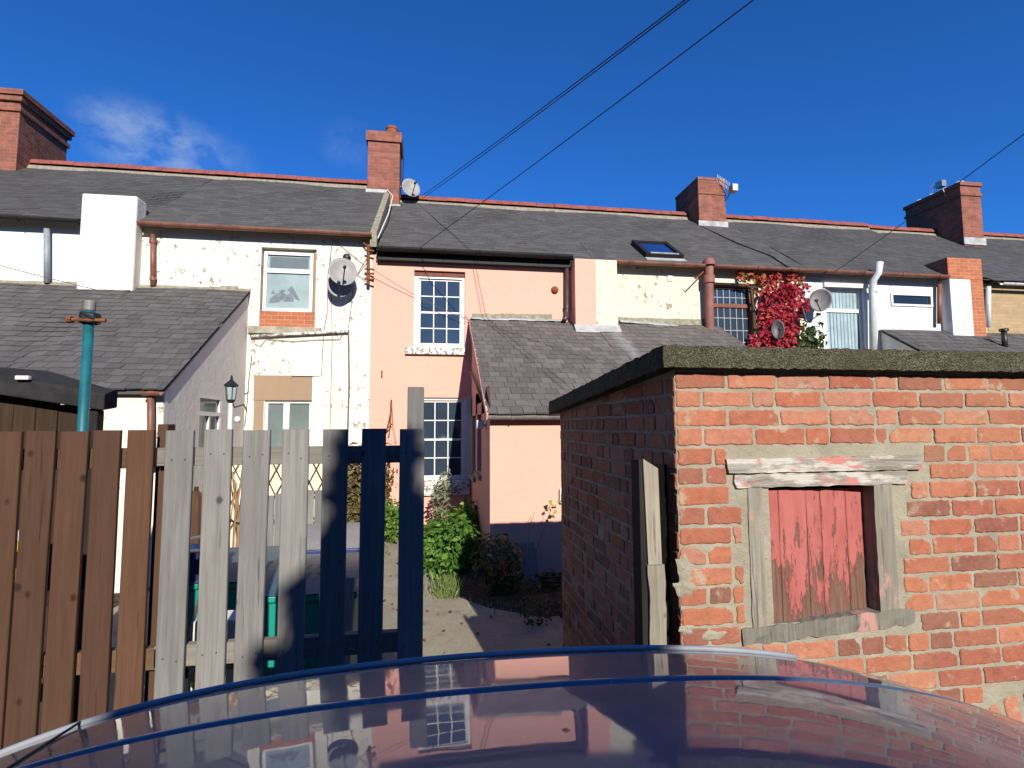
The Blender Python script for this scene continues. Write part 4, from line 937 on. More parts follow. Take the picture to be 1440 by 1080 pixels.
# arch ring
for k in range(15):
    t = math.pi*(k+.5)/15; cx_ = arc+V((math.cos(t), 0, math.sin(t)))*.455
    u_ = V((math.cos(t), 0, math.sin(t))); v_ = V((-math.sin(t), 0, math.cos(t)))
    brick_poly(mb, O+V((cx_.x, 0, cx_.z)), u_, v_, N, -.055, .055, -.034, .034, .005, rnd.random()*.9)
fb = mb.build('front_bricks', 'brick', shed)
# mortar sheet with real relief
def mortar_sheet(O, U, Zv, N, w, h, holes, mz=None, st=.022, off=0.0):
    mb = MB(); nx, nz = int(w/st), int(h/st); idx = {}
    for i in range(nx+1):
        for j in range(nz+1):
            x, z = w*i/nx, h*j/nz
            if mz: z = min(z, mz(x))
            e = mn.noise(V((x*14+off, z*14, 1)))*.0022+mn.noise(V((x*50+off, z*50, 4)))*.0016
            idx[(i, j)] = len(mb.v); mb.v.append(O+U*x+Zv*z+N*(e+.0005))
    for i in range(nx):
        for j in range(nz):
            cx, cz = w*(i+.5)/nx, h*(j+.5)/nz
            if any(a < cx < b and c < cz < d for a, b, c, d in holes): continue
            mb.f.append((idx[(i, j)], idx[(i+1, j)], idx[(i+1, j+1)], idx[(i, j+1)])); mb.r.append(.5)
    return mb
oh = [(op[0]-SX+.02, op[1]-SX-.02, sl1[3]-.01, l2[2]+.01), (arc.x-.40, arc.x+.40, -.1, arc.z+.08), (arc.x-.34, arc.x+.34, -.1, arc.z+.22), (arc.x-.2, arc.x+.2, -.1, arc.z+.34)]
mortar_sheet(O, U, Zv, N, FW, 2.14, oh).build('mortar', 'mortar', shed, smooth=True)
MB().box(SX+arc.x-.5, SX+arc.x+.4, SY+.08, SY+.1, 0, arc.z+.45).build('coal_hatch', 'wood_dark', shed)
# side wall
O2 = V((SX, 3.93, 0)); U2 = V((0, -1, 0)); N2 = V((-1, 0, 0)); SW = 3.93-SY
mb = MB(); mzs = lambda a: slab_z(3.93-a)-.085
R2 = []
brick_field(mb, O2, U2, Zv, N2, SW, 0.02, 2.2, [], seed=5, closers=.45, maxz=mzs)
mb.build('side_bricks', 'brick', shed)
mortar_sheet(O2, U2, Zv, N2, SW, 2.14, [], mz=mzs, off=30).build('side_mortar', 'mortar', shed, smooth=True)
mb = MB(); mb.box(SX+.06, SX+FW, SY+.11, SY+.12, 0, sl1[3]-.12); mb.box(SX+.06, SX+FW, 3.8, 3.93, 0, 1.98); mb.box(SX+FW-.1, SX+FW, SY, 3.8, 0, 1.98); mb.build('rear_wall', 'chimbrick', shed)
# slab roof, pebbly rough edges, thin bitumen fringe
mb = MB(); nx, ny = 150, 40; X0, X1, Y0, Y1 = SX-.07, SX+FW+.05, 1.965, 4.02
def rough(p, k): 
    s_ = .006; return V(p)+V((mn.noise(V(p)*25+V((k, 0, 0)))*s_, mn.noise(V(p)*25+V((0, k, 5)))*s_, mn.noise(V(p)*30+V((3, k, 0)))*s_*1.3))
def grid(f, na, nb, k=0):
    o = len(mb.v)
    for i in range(na+1):
        for j in range(nb+1): mb.v.append(rough(f(i/na, j/nb), 0))
    for i in range(na):
        for j in range(nb): mb.f.append((o+i*(nb+1)+j, o+(i+1)*(nb+1)+j, o+(i+1)*(nb+1)+j+1, o+i*(nb+1)+j+1)); mb.r.append(.5)
TH = .088
grid(lambda a, b: (X0+(X1-X0)*a, Y0, slab_z(Y0)-TH+TH*b), 260, 8)
grid(lambda a, b: (X0+(X1-X0)*a, Y0+(Y1-Y0)*b, slab_z(Y0+(Y1-Y0)*b)), 130, 60)
grid(lambda a, b: (X0, Y1+(Y0-Y1)*a, slab_z(Y1+(Y0-Y1)*a)-TH+TH*b), 150, 8)
grid(lambda a, b: (X0+(X1-X0)*b, Y0+(Y1-Y0)*a, slab_z(Y0+(Y1-Y0)*a)-TH), 40, 60)
grid(lambda a, b: (X1-(X1-X0)*a, Y1, slab_z(Y1)-TH+TH*b), 60, 4); grid(lambda a, b: (X1, Y0+(Y1-Y0)*a, slab_z(Y0+(Y1-Y0)*a)-TH+TH*b), 60, 4)
mb.build('slab_roof', 'slab', shed, smooth=True)
# timber frame and shutter
def rough_beam(x0, x1, z0, z1, y0, y1, mat, name, par, z0b=None, z1b=None, n=40, s_=.004):
    mb = MB(); vs = []; dz0 = (z0b if z0b is not None else z0)-z0; dz1 = (z1b if z1b is not None else z1)-z1
    for i in range(n+1):
        t = i/n; x = x0+(x1-x0)*t
        for (yy, zz, k) in ((y0, z0+dz0*t, 0), (y0-.0, (z0+z1)/2+(dz0+dz1)/2*t, 7), (y0, z1+dz1*t, 1), (y1, z1+dz1*t, 2), (y1, z0+dz0*t, 3)):
            vs.append((x+(rnd.uniform(-.006, .006) if i in (0, n) else 0), yy+mn.noise(V((x*18, k*3, z0*9)))*s_, zz+mn.noise(V((x*22, k*5+9, z0*7)))*s_*(1.3 if k != 7 else .5)))
    f = [(5*i+a, 5*i+5+a, 5*i+5+(a+1) % 5, 5*i+(a+1) % 5) for i in range(n) for a in range(5)]+[tuple(range(5)), tuple(range(5*n, 5*n+5))[::-1]]
    mb.add(vs, f); return mb.build(name, mat, par)
zz = lambda u, v: P(u, v, SY-.02).z; ux = lambda u, v: P(u, v, SY-.02).x
rough_beam(ux(1024, 656), ux(1298, 650), zz(1030, 666), zz(1030, 646), SY-.018, SY+.1, 'lintel', 'upper_lintel', shed, zz(1290, 660), zz(1290, 640))
rough_beam(ux(1036, 676), ux(1278, 670), zz(1040, 687), zz(1040, 668), SY-.012, SY+.1, 'lintel', 'lower_lintel', shed, zz(1270, 681), zz(1270, 662))
def jamb(a, b, name):
    x0, x1, z0, z1 = a; mb = MB(); n = 30; vs = []
    for i in range(n+1):
        z = z0+(z1-z0)*i/n
        for (xx_, yy, k) in ((x0, SY-.006, 0), (x1, SY-.006, 1), (x1, SY+.1, 2), (x0, SY+.1, 3)): vs.append((xx_+mn.noise(V((k*4, z*18, x0)))*.004, yy+mn.noise(V((k*6+2, z*15, x0)))*.003, z))
    mb.add(vs, [(4*i+q_, 4*i+(q_+1) % 4, 4*i+4+(q_+1) % 4, 4*i+4+q_) for i in range(n) for q_ in range(4)]+[(3, 2, 1, 0), (4*n, 4*n+1, 4*n+2, 4*n+3)]); return mb.build(name, 'jamb', shed)
jamb((ux(1058, 780), ux(1078, 780), zz(1068, 892), zz(1068, 686)), 0, 'window_jamb'); jamb((ux(1238, 780), ux(1264, 780), zz(1250, 868), zz(1250, 680)), 0, 'window_jamb')
rough_beam(ux(1046, 880), ux(1290, 870), zz(1060, 910), zz(1060, 886), SY-.009, SY+.1, 'jamb', 'window_sill', shed, zz(1280, 880), zz(1280, 857), s_=.010)
sh = bpy.data.objects.new('shutter', None)
shx = [P(u, 780, SY+.012+.05*(u-1077)/150).x for u in (1074, 1098, 1137, 1157, 1193, 1228)]
pu = []
mb = MB(); zb0, zb1 = zz(1150, 882), zz(1150, 690)
for i in range(5):
    a, b = shx[i]+.0012, shx[i+1]-.0012; ya = SY+.012+.05*(a-shx[0])/(shx[-1]-shx[0]); yb = SY+.012+.05*(b-shx[0])/(shx[-1]-shx[0]); n = 12; vs = []; rr = rnd.random()
    for k in range(n+1):
        z = zb0+(zb1-zb0)*k/n; e = mn.noise(V((i*3, z*9, 0)))*.0015
        vs += [(a+e, ya+.0016, z), (a+.003+e, ya, z), (b-.003+e, yb, z), (b+e, yb+.0016, z), (b, yb+.02, z), (a, ya+.02, z)]
    mb.add(vs, [(6*k+q_, 6*k+(q_+1) % 6, 6*k+6+(q_+1) % 6, 6*k+6+q_) for k in range(n) for q_ in range(6)]+[(6*n, 6*n+1, 6*n+2, 6*n+3, 6*n+4, 6*n+5)], rr)
WL['_sh'] = V((shx[0], SY, zb0))
sho = mb.build('shutter', 'shutter', shed)
# origin of the shutter material: local height measured from its foot
for vtx in sho.data.vertices: vtx.co -= (WL['_sh']-WL[shed.name])
sho.location = WL['_sh']-WL[shed.name]
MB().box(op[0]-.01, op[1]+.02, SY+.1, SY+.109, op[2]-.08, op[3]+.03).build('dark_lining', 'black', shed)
# smeared repair mortar at the broken corner
for (u, v, sx_, sz_) in ((962, 800, .035, .06), (962, 826, .05, .03), (966, 884, .035, .02), (1004, 893, .05, .018)):
    mb = MB(); c = P(u, v, SY-.004); n = 22; prof_ = 6; o = len(mb.v)
    for a in range(prof_+1):
        for b in range(n):
            t = a/prof_; ph_ = 2*math.pi*b/n; k = 1+.5*mn.noise(V((math.cos(ph_)*1.6, math.sin(ph_)*1.6, u)))+.25*mn.noise(V((math.cos(ph_)*5, math.sin(ph_)*5, v)))
            q_ = c+V((math.cos(ph_)*sx_*t*k, 0, math.sin(ph_)*sz_*t*k)); e = (1-t*t)*.008*(1+.8*mn.noise(q_*60)); mb.v.append(q_-V((0, e, 0)))
    for a in range(prof_):
        for b in range(n): mb.f.append((o+a*n+b, o+a*n+(b+1) % n, o+(a+1)*n+(b+1) % n, o+(a+1)*n+b)); mb.r.append(.3)
    mb.build('mortar_patch', 'mortar', shed, smooth=True)

# gate post beside the outbuilding
gp = thing('gate_post', 'weathered old timber gatepost against the corner of the brick outbuilding', 'gate post', (.92, 2.05, 0))
mb = MB(); n = 40; vs = []
xa, xb = P(912, 850, 2.03).x, P(936, 850, 2.03).x
for i in range(n+1):
    z = 1.355*i/n+.0
    for (x, y, k) in ((xa, 2.02, 0), ((xa+xb)/2, 2.015, 4), (xb, 2.025, 1), (xb-.005, 2.08, 2), (xa, 2.12, 3)):
        vs.append((x+mn.noise(V((k*7, z*7, 1)))*.010+mn.noise(V((k*7, z*35, 1)))*.004, y+mn.noise(V((k*7, z*9, 9)))*.006, z+(mn.noise(V((k*5., 0, 3)))*.02 if i == n else 0)))
mb.add(vs, [(5*i+q_, 5*i+(q_+1) % 5, 5*i+5+(q_+1) % 5, 5*i+5+q_) for i in range(n) for q_ in range(5)]+[tuple(5*n+k for k in range(5))])
mb.build('post', 'wood_old', gp)
xa, xb = P(908, 720, 2.04).x, P(927, 720, 2.04).x; zt_ = P(915, 648, 2.04).z
mb = MB(); mb.hexa([(xa, 2.025, 1.355), (xb, 2.025, 1.355), (xb, 2.045, 1.355), (xa, 2.09, 1.355), (xa-.012, 2.025, zt_+.01), (xb-.006, 2.025, zt_-.03), (xb-.006, 2.045, zt_-.03), (xa-.012, 2.09, zt_)]); mb.build('upper_board', 'wood_old', gp, bevel=.002)
mb = MB(); mb.box(xa-.026, xa-.002, 2.035, 2.12, .05, zt_+.005); mb.build('backing_board', 'wood_black', gp, bevel=.002)
MB().box(xb-.03, SX-.006, 2.10, 2.12, .05, zt_-.02).build('shaded_gap_board', 'gap_shade', gp)  # added board: paints the shade between post and wall, closes the light slit

# ------------------------------------------------------------------ fences
FY = 2.1
def picket(par, u0, u1, top, mat, Y=FY, z0=.06, skew=0.0):
    x0, x1 = P(u0, 604, Y).x, P(u1, 604, Y).x; n = 14; vs = []; sd_ = rnd.random()*50
    bow = rnd.uniform(-.004, .004)
    for i in range(n+1):
        t = i/n; z = z0+(top-z0)*t; e = math.sin(t*math.pi)*bow+skew*(1-t)
        w_ = mn.noise(V((sd_, z*3, 0)))*.0015; e0, e1 = x0+e+w_, x1+e+mn.noise(V((sd_+9, z*3, 0)))*.0015
        tz = rnd.uniform(-.001, .001) if i == n else 0
        vs += [(e0, Y+.0025, z), (e0+.0025, Y, z+tz), (e1-.0025, Y, z+tz), (e1, Y+.0025, z), (e1, Y+.015, z), (e0, Y+.015, z)]
    mb = MB().add(vs, [(6*k+q_, 6*k+(q_+1) % 6, 6*k+6+(q_+1) % 6, 6*k+6+q_) for k in range(n) for q_ in range(6)]+[tuple(6*n+k for k in range(6)), (5, 4, 3, 2, 1, 0)])
    return mb.build('picket', mat, par)
ztop = 1.893
fg = thing('picket_fence', 'weathered grey timber picket fence panel, half in shade beside the gateway', 'fence', (-.5, FY, 0))
for k, (a, b) in enumerate([(233, 272), (287, 326), (342, 380), (397, 434), (454, 489), (509, 543), (562, 597)]): picket(fg, a, b, ztop+rnd.uniform(-.002, .002), 'wood_grey')
xa, xb = P(216, 640, FY).x, P(597, 640, FY).x
def rail(par, x0, x1, z0, z1, mat): MB().box(x0, x1, FY+.023, FY+.06, z0, z1).build('rail', mat, par, bevel=.003)
rail(fg, xa+.0, xb-.01, 1.762, 1.828, 'wood_rail'); rail(fg, xa+.02, xb-.01, 1.05, 1.125, 'wood_rail'); 
px0, px1 = P(573, 560, FY+.07).x, P(597, 560, FY+.07).x
MB().box(px0, px1-.002, FY+.062, FY+.13, 0, P(580, 544, FY+.07).z).build('fence_post', 'wood_grey', fg, bevel=.004)
mb = MB()
for (a, b) in [(233, 272), (287, 326), (342, 380), (397, 434), (454, 489), (509, 543), (562, 597)]:
    for z in (1.795, 1.09):
        for t in (.27, .75):
            c = P(a+(b-a)*t, 604, FY); MB().lathe((c.x, FY-.0012, z+rnd.uniform(-.012, .012)), [(0, .0), (.0028, .0), (.003, .003)], 6, (0, 1, 0)).build('nail', 'black', fg)
fbn = thing('picket_fence', 'brown stained timber picket fence panel at the left edge', 'fence', (-1.6, FY, 0))
for (a, b) in [(-160, -122), (-112, -74), (-64, -26), (-14, 30), (36, 78), (85, 124), (131, 169), (179, 216)]: picket(fbn, a, b, ztop-.002+rnd.uniform(-.003, .003), 'wood_brown')
rail(fbn, -2.3, P(214, 640, FY).x, 1.755, 1.828, 'wood_brownrail'); rail(fbn, -2.3, P(231, 900, FY).x-.0, 1.045, 1.12, 'wood_brownrail')
a, b = P(220, 640, FY+.07).x, P(235, 640, FY+.07).x
MB().box(a, b, FY+.065, FY+.13, 0, 1.915).build('fence_post', 'wood_brown', fbn, bevel=.004)

# ------------------------------------------------------------------ foliage tools
def leaf(mb, p, size, nrm, r=None, long=1.5):
    nrm = nrm.normalized(); a = nrm.orthogonal().normalized(); t = rnd.uniform(0, 6.28); b = nrm.cross(a)
    d = a*math.cos(t)+b*math.sin(t); e = nrm.cross(d); s_ = size*rnd.uniform(.45, 1.5)
    fold = nrm*s_*rnd.uniform(.1, .35)
    p = V(p); mb.add([p, p+d*s_*.5*long+e*s_*.45+fold, p+d*s_*long, p+d*s_*.5*long-e*s_*.45+fold], [(0, 1, 2), (0, 2, 3)], rnd.random() if r is None else min(1, max(0, r)))
def rv(): 
    while True:
        v_ = V((rnd.uniform(-1, 1), rnd.uniform(-1, 1), rnd.uniform(-1, 1)))
        if .05 < v_.length < 1: return v_
def blob(mb, c, rad, n, size, seed=0, bright=0.0, hollow=.35, long=1.5, keep=.0, base=.0):
    c = V(c); rad = V(rad)
    k = 0
    while k < n:
        d = rv(); l = d.length
        if l < hollow: continue
        dn = d.normalized(); bump_ = 1+.35*mn.noise(dn*2.2+V((seed, 0, 0)))+.18*mn.noise(dn*6+V((0, seed, 0)))
        if mn.noise(dn*4+V((seed*3, 1, l*2))) < keep-.35: k += 1; continue
        p = c+V((d.x*rad.x, d.y*rad.y, d.z*rad.z))*bump_
        if p.z < base+.01: k += 1; continue
        nn = (dn+rv()*.9+V((0, -.2, .5)))
        leaf(mb, p, size, nn, rnd.random()*.75+bright+.25*mn.noise(p*3), long); k += 1
def stems(mb, base, c, rad, n, r=.006):
    for i in range(n):
        d = rv(); t = V(c)+V((d.x*rad[0]*.8, d.y*rad[1]*.8, abs(d.z)*rad[2]*.9)); b = V(base)+V((rnd.uniform(-.1, .1), rnd.uniform(-.1, .1), 0))
        m_ = b.lerp(t, .5)+rv()*.05; mb.tube([b, m_, t], [r, r*.7, r*.3], 4)
# big shrub by the extension
def shrub(name, label, base, blobs, mat, n_st, leafsize, cat='shrub', long=1.5):
    t = thing(name, label, cat, base); mb = MB()
    for i, (c, rad, n, br) in enumerate(blobs): blob(mb, c, rad, n, leafsize, i+base[0]*3, br, long=long)
    mb.build('foliage', mat, t); s_ = MB()
    for (c, rad, n, br) in blobs: stems(s_, base, c, rad, n_st)
    s_.build('stems', 'stem', t); return t
def gp_(u, v, Y): return P(u, v, Y)
shrub('leafy_shrub', 'large bright green leafy shrub against the pink extension corner', tuple(V((.40, 8.3, 0))),
      [((.12, 8.0, .26), (.36, .45, .30), 1300, .1), ((.46, 8.2, .32), (.28, .5, .32), 1300, .15), ((.60, 8.5, .52), (.16, .3, .22), 300, .3), ((-.04, 7.5, .24), (.28, .4, .26), 700, .15), ((.40, 7.4, .30), (.30, .45, .30), 800, .0), ((.15, 7.0, .14), (.22, .3, .16), 260, .1)], 'leaf', 8, .055)
shrub('lavender_bush', 'wispy grey-green bush under the lower sash window', (.22, 9.2, 0), [((.2, 9.1, .62), (.16, .2, .42), 300, 0), ((.26, 9.1, .95), (.08, .12, .26), 90, .2)], 'leaf_grey', 16, .035, long=3)
shrub('fuchsia_bush', 'shaded low bush with reddish tips on a stump beside the path', (.78, 6.15, 0), [((.78, 6.15, .42), (.30, .3, .24), 800, .3), ((.85, 6.2, .2), (.22, .25, .2), 350, 0)], 'leaf_dark', 12, .04)
shrub('climbing_vine', 'dry reddish vine climbing the left edge of the pink wall', (-.9, 9.6, 0), [((-.88, 9.64, .75), (.2, .12, .7), 480, .1), ((-.75, 9.66, 1.15), (.16, .1, .55), 150, .2), ((-.85, 9.55, .35), (.28, .22, .35), 320, .35)], 'leaf_redbrown', 22, .045)
shrub('ivy_hedge', 'dense brown-green hedge column behind the shaded pickets', (-1.15, 8.4, 0), [((-1.14, 8.3, 1.0), (.19, .3, .62), 1700, .0), ((-1.1, 8.2, .4), (.22, .3, .35), 700, .1)], 'leaf_redbrown', 12, .045, long=2)
shrub('yellow_green_shrub', 'yellow-green leafy shrub at the foot of the pink wall', (-.62, 9.1, 0), [((-.6, 9.1, .35), (.26, .28, .36), 650, .25)], 'leaf', 6, .055)
# weeds at the shady right
t = thing('weed_patch', 'straggling weeds in the shade behind the brick outbuilding', 'weeds', (1.35, 6.0, 0)); mb = MB()
for i in range(9): blob(mb, (rnd.uniform(.95, 2.2), rnd.uniform(5.2, 6.5), rnd.uniform(.05, .15)), (.2, .25, .12), 110, .035, i, .1)
mb.build('foliage', 'leaf_dark', t)
mb = MB(); c = V((1.18, 6.55, 0))
mb.tube([c+V((0, 0, .2)), c+V((.05, 0, .7)), c+V((.12, 0, .85))], .004, 4); mb.tube([c+V((.1, 0, .3)), c+V((.3, -.1, .9))], .004, 4)
mb.build('stems', 'drystem', t); mb = MB()
for k in range(10): leaf(mb, P(775+rnd.uniform(-6, 14), 716+rnd.uniform(-12, 8), 6.55), .04, V((0, -1, .5)), .95)
mb.build('leaves', 'leaf', t)
mb = MB()
for i in range(260):
    g = G(628+rnd.gauss(0, 11), 838+rnd.uniform(-14, 6), .0); h = rnd.uniform(.06, .24); lean = V((rnd.uniform(-.09, .09), rnd.uniform(-.06, .04), 0)); w_ = rnd.uniform(.003, .006)
    a = rnd.uniform(0, 3.1); d = V((math.cos(a), math.sin(a), 0))*w_
    mb.add([g-d, g+d, g+lean*.4+V((0, 0, h*.6))+d*.7, g+lean+V((0, 0, h)), g+lean*.4+V((0, 0, h*.6))-d*.7], [(0, 1, 2, 3, 4)])
mb.build('grass_tuft', 'grassm', loc=tuple(G(628, 838)), label='tuft of long pale grass at the edge of the concrete path', category='grass')
mb = MB()
for i in range(700):
    y = rnd.uniform(5.0, 9.4); x = rnd.choice((rnd.uniform(.0, .5)+(.4 if y < 6 else 0), rnd.uniform(-.78, -.6), rnd.uniform(.6, 3))); h = rnd.uniform(.02, .09)
    if rnd.random() < .8 and y < 5.4: continue
    p = V((x, y, 0)); d = V((rnd.uniform(-1, 1), rnd.uniform(-1, 1), 0)).normalized()*.005; mb.add([p-d, p+d, p+V((rnd.uniform(-.03, .03), rnd.uniform(-.03, .03), h))], [(0, 1, 2)])
mb.build('ground_cover', 'grassm', kind='stuff')

# red creeper on the cream wall
t = thing('virginia_creeper', 'bright red climbing creeper on the cream wall beside the leaded window', 'creeper', tuple(P(1095, 480, YF-.1)))
mb = MB(); st_ = MB()
def inside(u, v):
    w_ = 1.0; cx = 1095
    if v < 384 or v > 489: return False
    if v < 400: l, r_ = 1040, 1128
    elif v < 440: l, r_ = 1066, 1136
    elif v < 470: l, r_ = 1068, 1124
    else: l, r_ = 1052, 1118
    e = 8*mn.noise(V((u*.09, v*.09, 2)))+5*mn.noise(V((u*.3, v*.3, 7)))
    return l+e < u < r_+e*1.3
k = 0
while k < 2200:
    u, v = rnd.uniform(1035, 1145), rnd.uniform(380, 490)
    if not inside(u, v): continue
    dens = mn.noise(V((u*.11, v*.11, 0)))+(.25 if v > 405 and 1072 < u < 1122 else -.12)
    if dens < -.08 and rnd.random() < .85: k += 1; continue
    if (u-1093)**2+(v-463)**2 < 90: k += 1; continue
    y = YF-rnd.uniform(.02, .24); r = rnd.random()*.5+.22+.35*mn.noise(V((u*.06, v*.06, 5)))+(.12 if v > 430 else 0)
    if v < 412 and u < 1075: r = rnd.uniform(.8, 1.0)
    if v < 402 and rnd.random() < .3: r = rnd.uniform(.85, 1)
    leaf(mb, P(u, v, y), .065, V((rnd.uniform(-.8, .8), -1, rnd.uniform(-.3, .9))), min(r, 1), 1.3); k += 1
mb.build('foliage', 'leaf_red', t)
for i in range(16):
    u0 = rnd.uniform(1060, 1110); pts = [P(u0, 505, YF-.03)]
    for v in range(490, 385, -18): u0 += rnd.uniform(-9, 9); pts.append(P(max(1060, min(1128, u0)), v, YF-rnd.uniform(.02, .05)))
    st_.tube(pts, .009, 4)
st_.tube([P(1062, 505, YF-.05), P(1060, 440, YF-.05), P(1056, 405, YF-.05)], .035, 6); st_.tube([P(1038, 401, YF-.06), P(1066, 405, YF-.06)], .02, 5); st_.build('stems', 'stem', t)
shrub('climbing_plant', 'sprawling green climber leaves below the satellite dishes on the pale wall', tuple(P(1150, 500, YF-.15)), [(P(1140, 470, YF-.12), (.42, .08, .22), 120, .0), (P(1128, 484, YF-.12), (.45, .1, .10), 160, .1)], 'leaf_dark', 10, .08)

mb = MB()
for i in range(420):
    x, y = rnd.uniform(-.72, 2.2), rnd.uniform(2.6, 9.5)
    if mn.noise(V((x*2, y*2, 8))) < .02 and rnd.random() < .8: continue
    leaf(mb, (x, y, .03), .035, V((rnd.uniform(-.5, .5), rnd.uniform(-.5, .5), 1)), rnd.choice((.1, .4, .9, 1)), 1.3)
mb.build('fallen_leaves', 'leaf_redbrown', kind='stuff')
# ------------------------------------------------------------------ dishes, aerials
def sat_dish(label, c, face, rad, mat='dish', sq=.9, mount=None, name='satellite_dish', group='satellite dishes'):
    c = V(c); f = V(face).normalized(); up = (V((0, 0, 1))-f*f.z).normalized(); sd_ = up.cross(f)
    t = thing(name, label, 'satellite dish', tuple(c), group); mb = MB(); n = 28; rings = 6; vs = []
    for k in range(2):
        for i in range(rings+1):
            r = rad*i/rings
            for j in range(n):
                a = 2*math.pi*j/n; vs.append(c+(sd_*math.cos(a)*sq+up*math.sin(a))*r+f*((i/rings)**2*.07*rad/.3-.05-k*.006))
    f_ = []; m_ = (rings+1)*n
    for i in range(rings):
        for j in range(n):
            a, b = i*n+j, i*n+(j+1) % n; f_ += [(a, b, b+n, a+n), (m_+b, m_+a, m_+a+n, m_+b+n)]
    for j in range(n): a, b = rings*n+j, rings*n+(j+1) % n; f_.append((a, b, m_+b, m_+a))
    mb.add(vs, f_); mb.build('reflector', mat, t, smooth=True)
    tip = c+f*rad*1.25-up*rad*.45; mb = MB(); mb.tube([c-up*rad*.98-f*.0, tip], .011, 6); mb.build('feed_arm', 'black', t)
    mb = MB(); mb.lathe(tip+up*.02, [(0, -.05), (.026, -.05), (.03, .03), (.0, .045)], 10, (c-tip)); mb.build('receiver', 'black', t, smooth=True)
    if mount is not None: mb = MB(); mb.tube([c-f*.055, c-f*.13-up*.04, V(mount)], .018, 6); mb.lathe(c-f*.05, [(0, -.06), (.06, -.05), (.07, 0)], 10, f); mb.build('bracket', 'metal', t)
    return t
sat_dish('grey satellite dish on white wall, the larger upper one of the overlapping pair', P(482, 382, 9.40), (.25, -1, .25), .27, mount=P(490, 385, YF))
sat_dish('grey satellite dish hanging lower behind its twin on the white wall', P(478, 400, 9.60), (.1, -1, .15), .24, mount=P(478, 400, YF))
sat_dish('satellite dish fixed beside the tall brick chimney above the ridge', P(578, 264, 12.5), (.35, -1, .25), .25, mount=P(563, 262, 12.6))
sat_dish('large satellite dish seen edge-on on the pale wall, right of the red creeper', P(1154, 422, 9.5), (-1, -.75, .12), .24, mount=P(1146, 424, YF))
sat_dish('small satellite dish tucked between the creeper and the larger pale wall dish', P(1132, 442, 9.55), (.9, -.7, .2), .18, mount=P(1131, 440, YF))
sat_dish('dark satellite dish half buried in the red creeper leaves', P(1094, 463, 9.5), (-.55, -1, .1), .20, 'dishdark', .6, mount=P(1096, 462, YF))
mb = MB(); c = P(488, 363, 9.7); mb.lathe(c, [(0, -.09), (.05, -.09), (.07, -.05), (.075, .0), (.05, .09)], 16, (0, 1, 0)); tg(mb.build('outside_light', 'black', loc=tuple(c), smooth=True), 'round black wall fitting above the pair of dishes', 'wall fitting')
def aerial(label, base, tip, n, mastfoot):
    t = thing('tv_aerial', label, 'aerial', tuple(base)); base = V(base); tip = V(tip)
    mb = MB(); mb.tube([V(mastfoot), base], .016, 6); mb.build('mast', 'metal', t)
    mb = MB(); mb.tube([base, tip], .01, 5)
    for i in range(n):
        p = base.lerp(tip, .2+.8*i/(n-1)); mb.tube([p-V((.0, 0, .11)), p+V((.0, 0, .11))], .005, 4)
    mb.build('boom', 'metal', t)
    mb = MB(); mb.box(base.x-.05, base.x+.09, base.y-.1, base.y+.1, base.z-.09, base.z+.08); mb.build('reflector', 'metal', t)
aerial('silver television aerial on the plain square brick chimney above the cream house', P(1030, 265, 12.0), P(1009, 251, 12.2), 9, P(1022, 280, 12.3))
aerial('small television aerial beside the big chimney at the far right', P(1322, 259, 12.4), P(1308, 266, 12.6), 5, P(1330, 275, 12.4))

# overhead cables
def cable(label, pts, r=.012, mat='cable', group='overhead cables'):
    ps = []
    for i in range(len(pts)-1):
        a, b = V(pts[i]), V(pts[i+1]); L = (b-a).length; n = 14
        for k in range(n if i < len(pts)-2 else n+1):
            t_ = k/n; ps.append(a.lerp(b, t_)-V((0, 0, 4*t_*(1-t_)*L*.006)))
    tg(MB().tube(ps, r, 6).build('overhead_cable', mat, loc=tuple(pts[0])), label, 'cable', group)
def ext(a, b, k): a = V(a); b = V(b); return a+(b-a)*k
a = P(592, 276, 12.3); b = P(948, -2, 4.0); cable('upper of the twin overhead cables rising from the tall chimney dish', [a, ext(a, b, 1.7)], .0065)
a = P(594, 279, 12.2); b = P(962, -8, 4.0); cable('lower of the twin overhead cables rising from the tall chimney dish', [a, ext(a, b, 1.7)], .0065)
a = P(524, 396, 9.6); a = P(585, 352, 9.62); b = P(1048, -2, 4.0); cable('single overhead cable crossing the pink house roof to the top of the sky', [a, ext(a, b, 1.8)], .0065)
a = P(1160, 392, 9.6); b = P(1442, 182, 5.0); cable('thin overhead cable crossing the roof at the right', [a, ext(a, b, 1.6)], .006)
a = P(524, 376, 9.62); b = P(660, 470, 8.0)
cable('service wire slanting down the pink wall from the rusty bracket', [P(526, 380, 9.62), P(588, 418, 9.74), P(680, 460, 9.74)], .005, 'cablegrey')
a = P(0, 376, 9.0); cable('thin wire crossing the cream wall at far left', [P(-5, 372, 9.3), P(190, 420, 9.3)], .006, 'cablegrey')
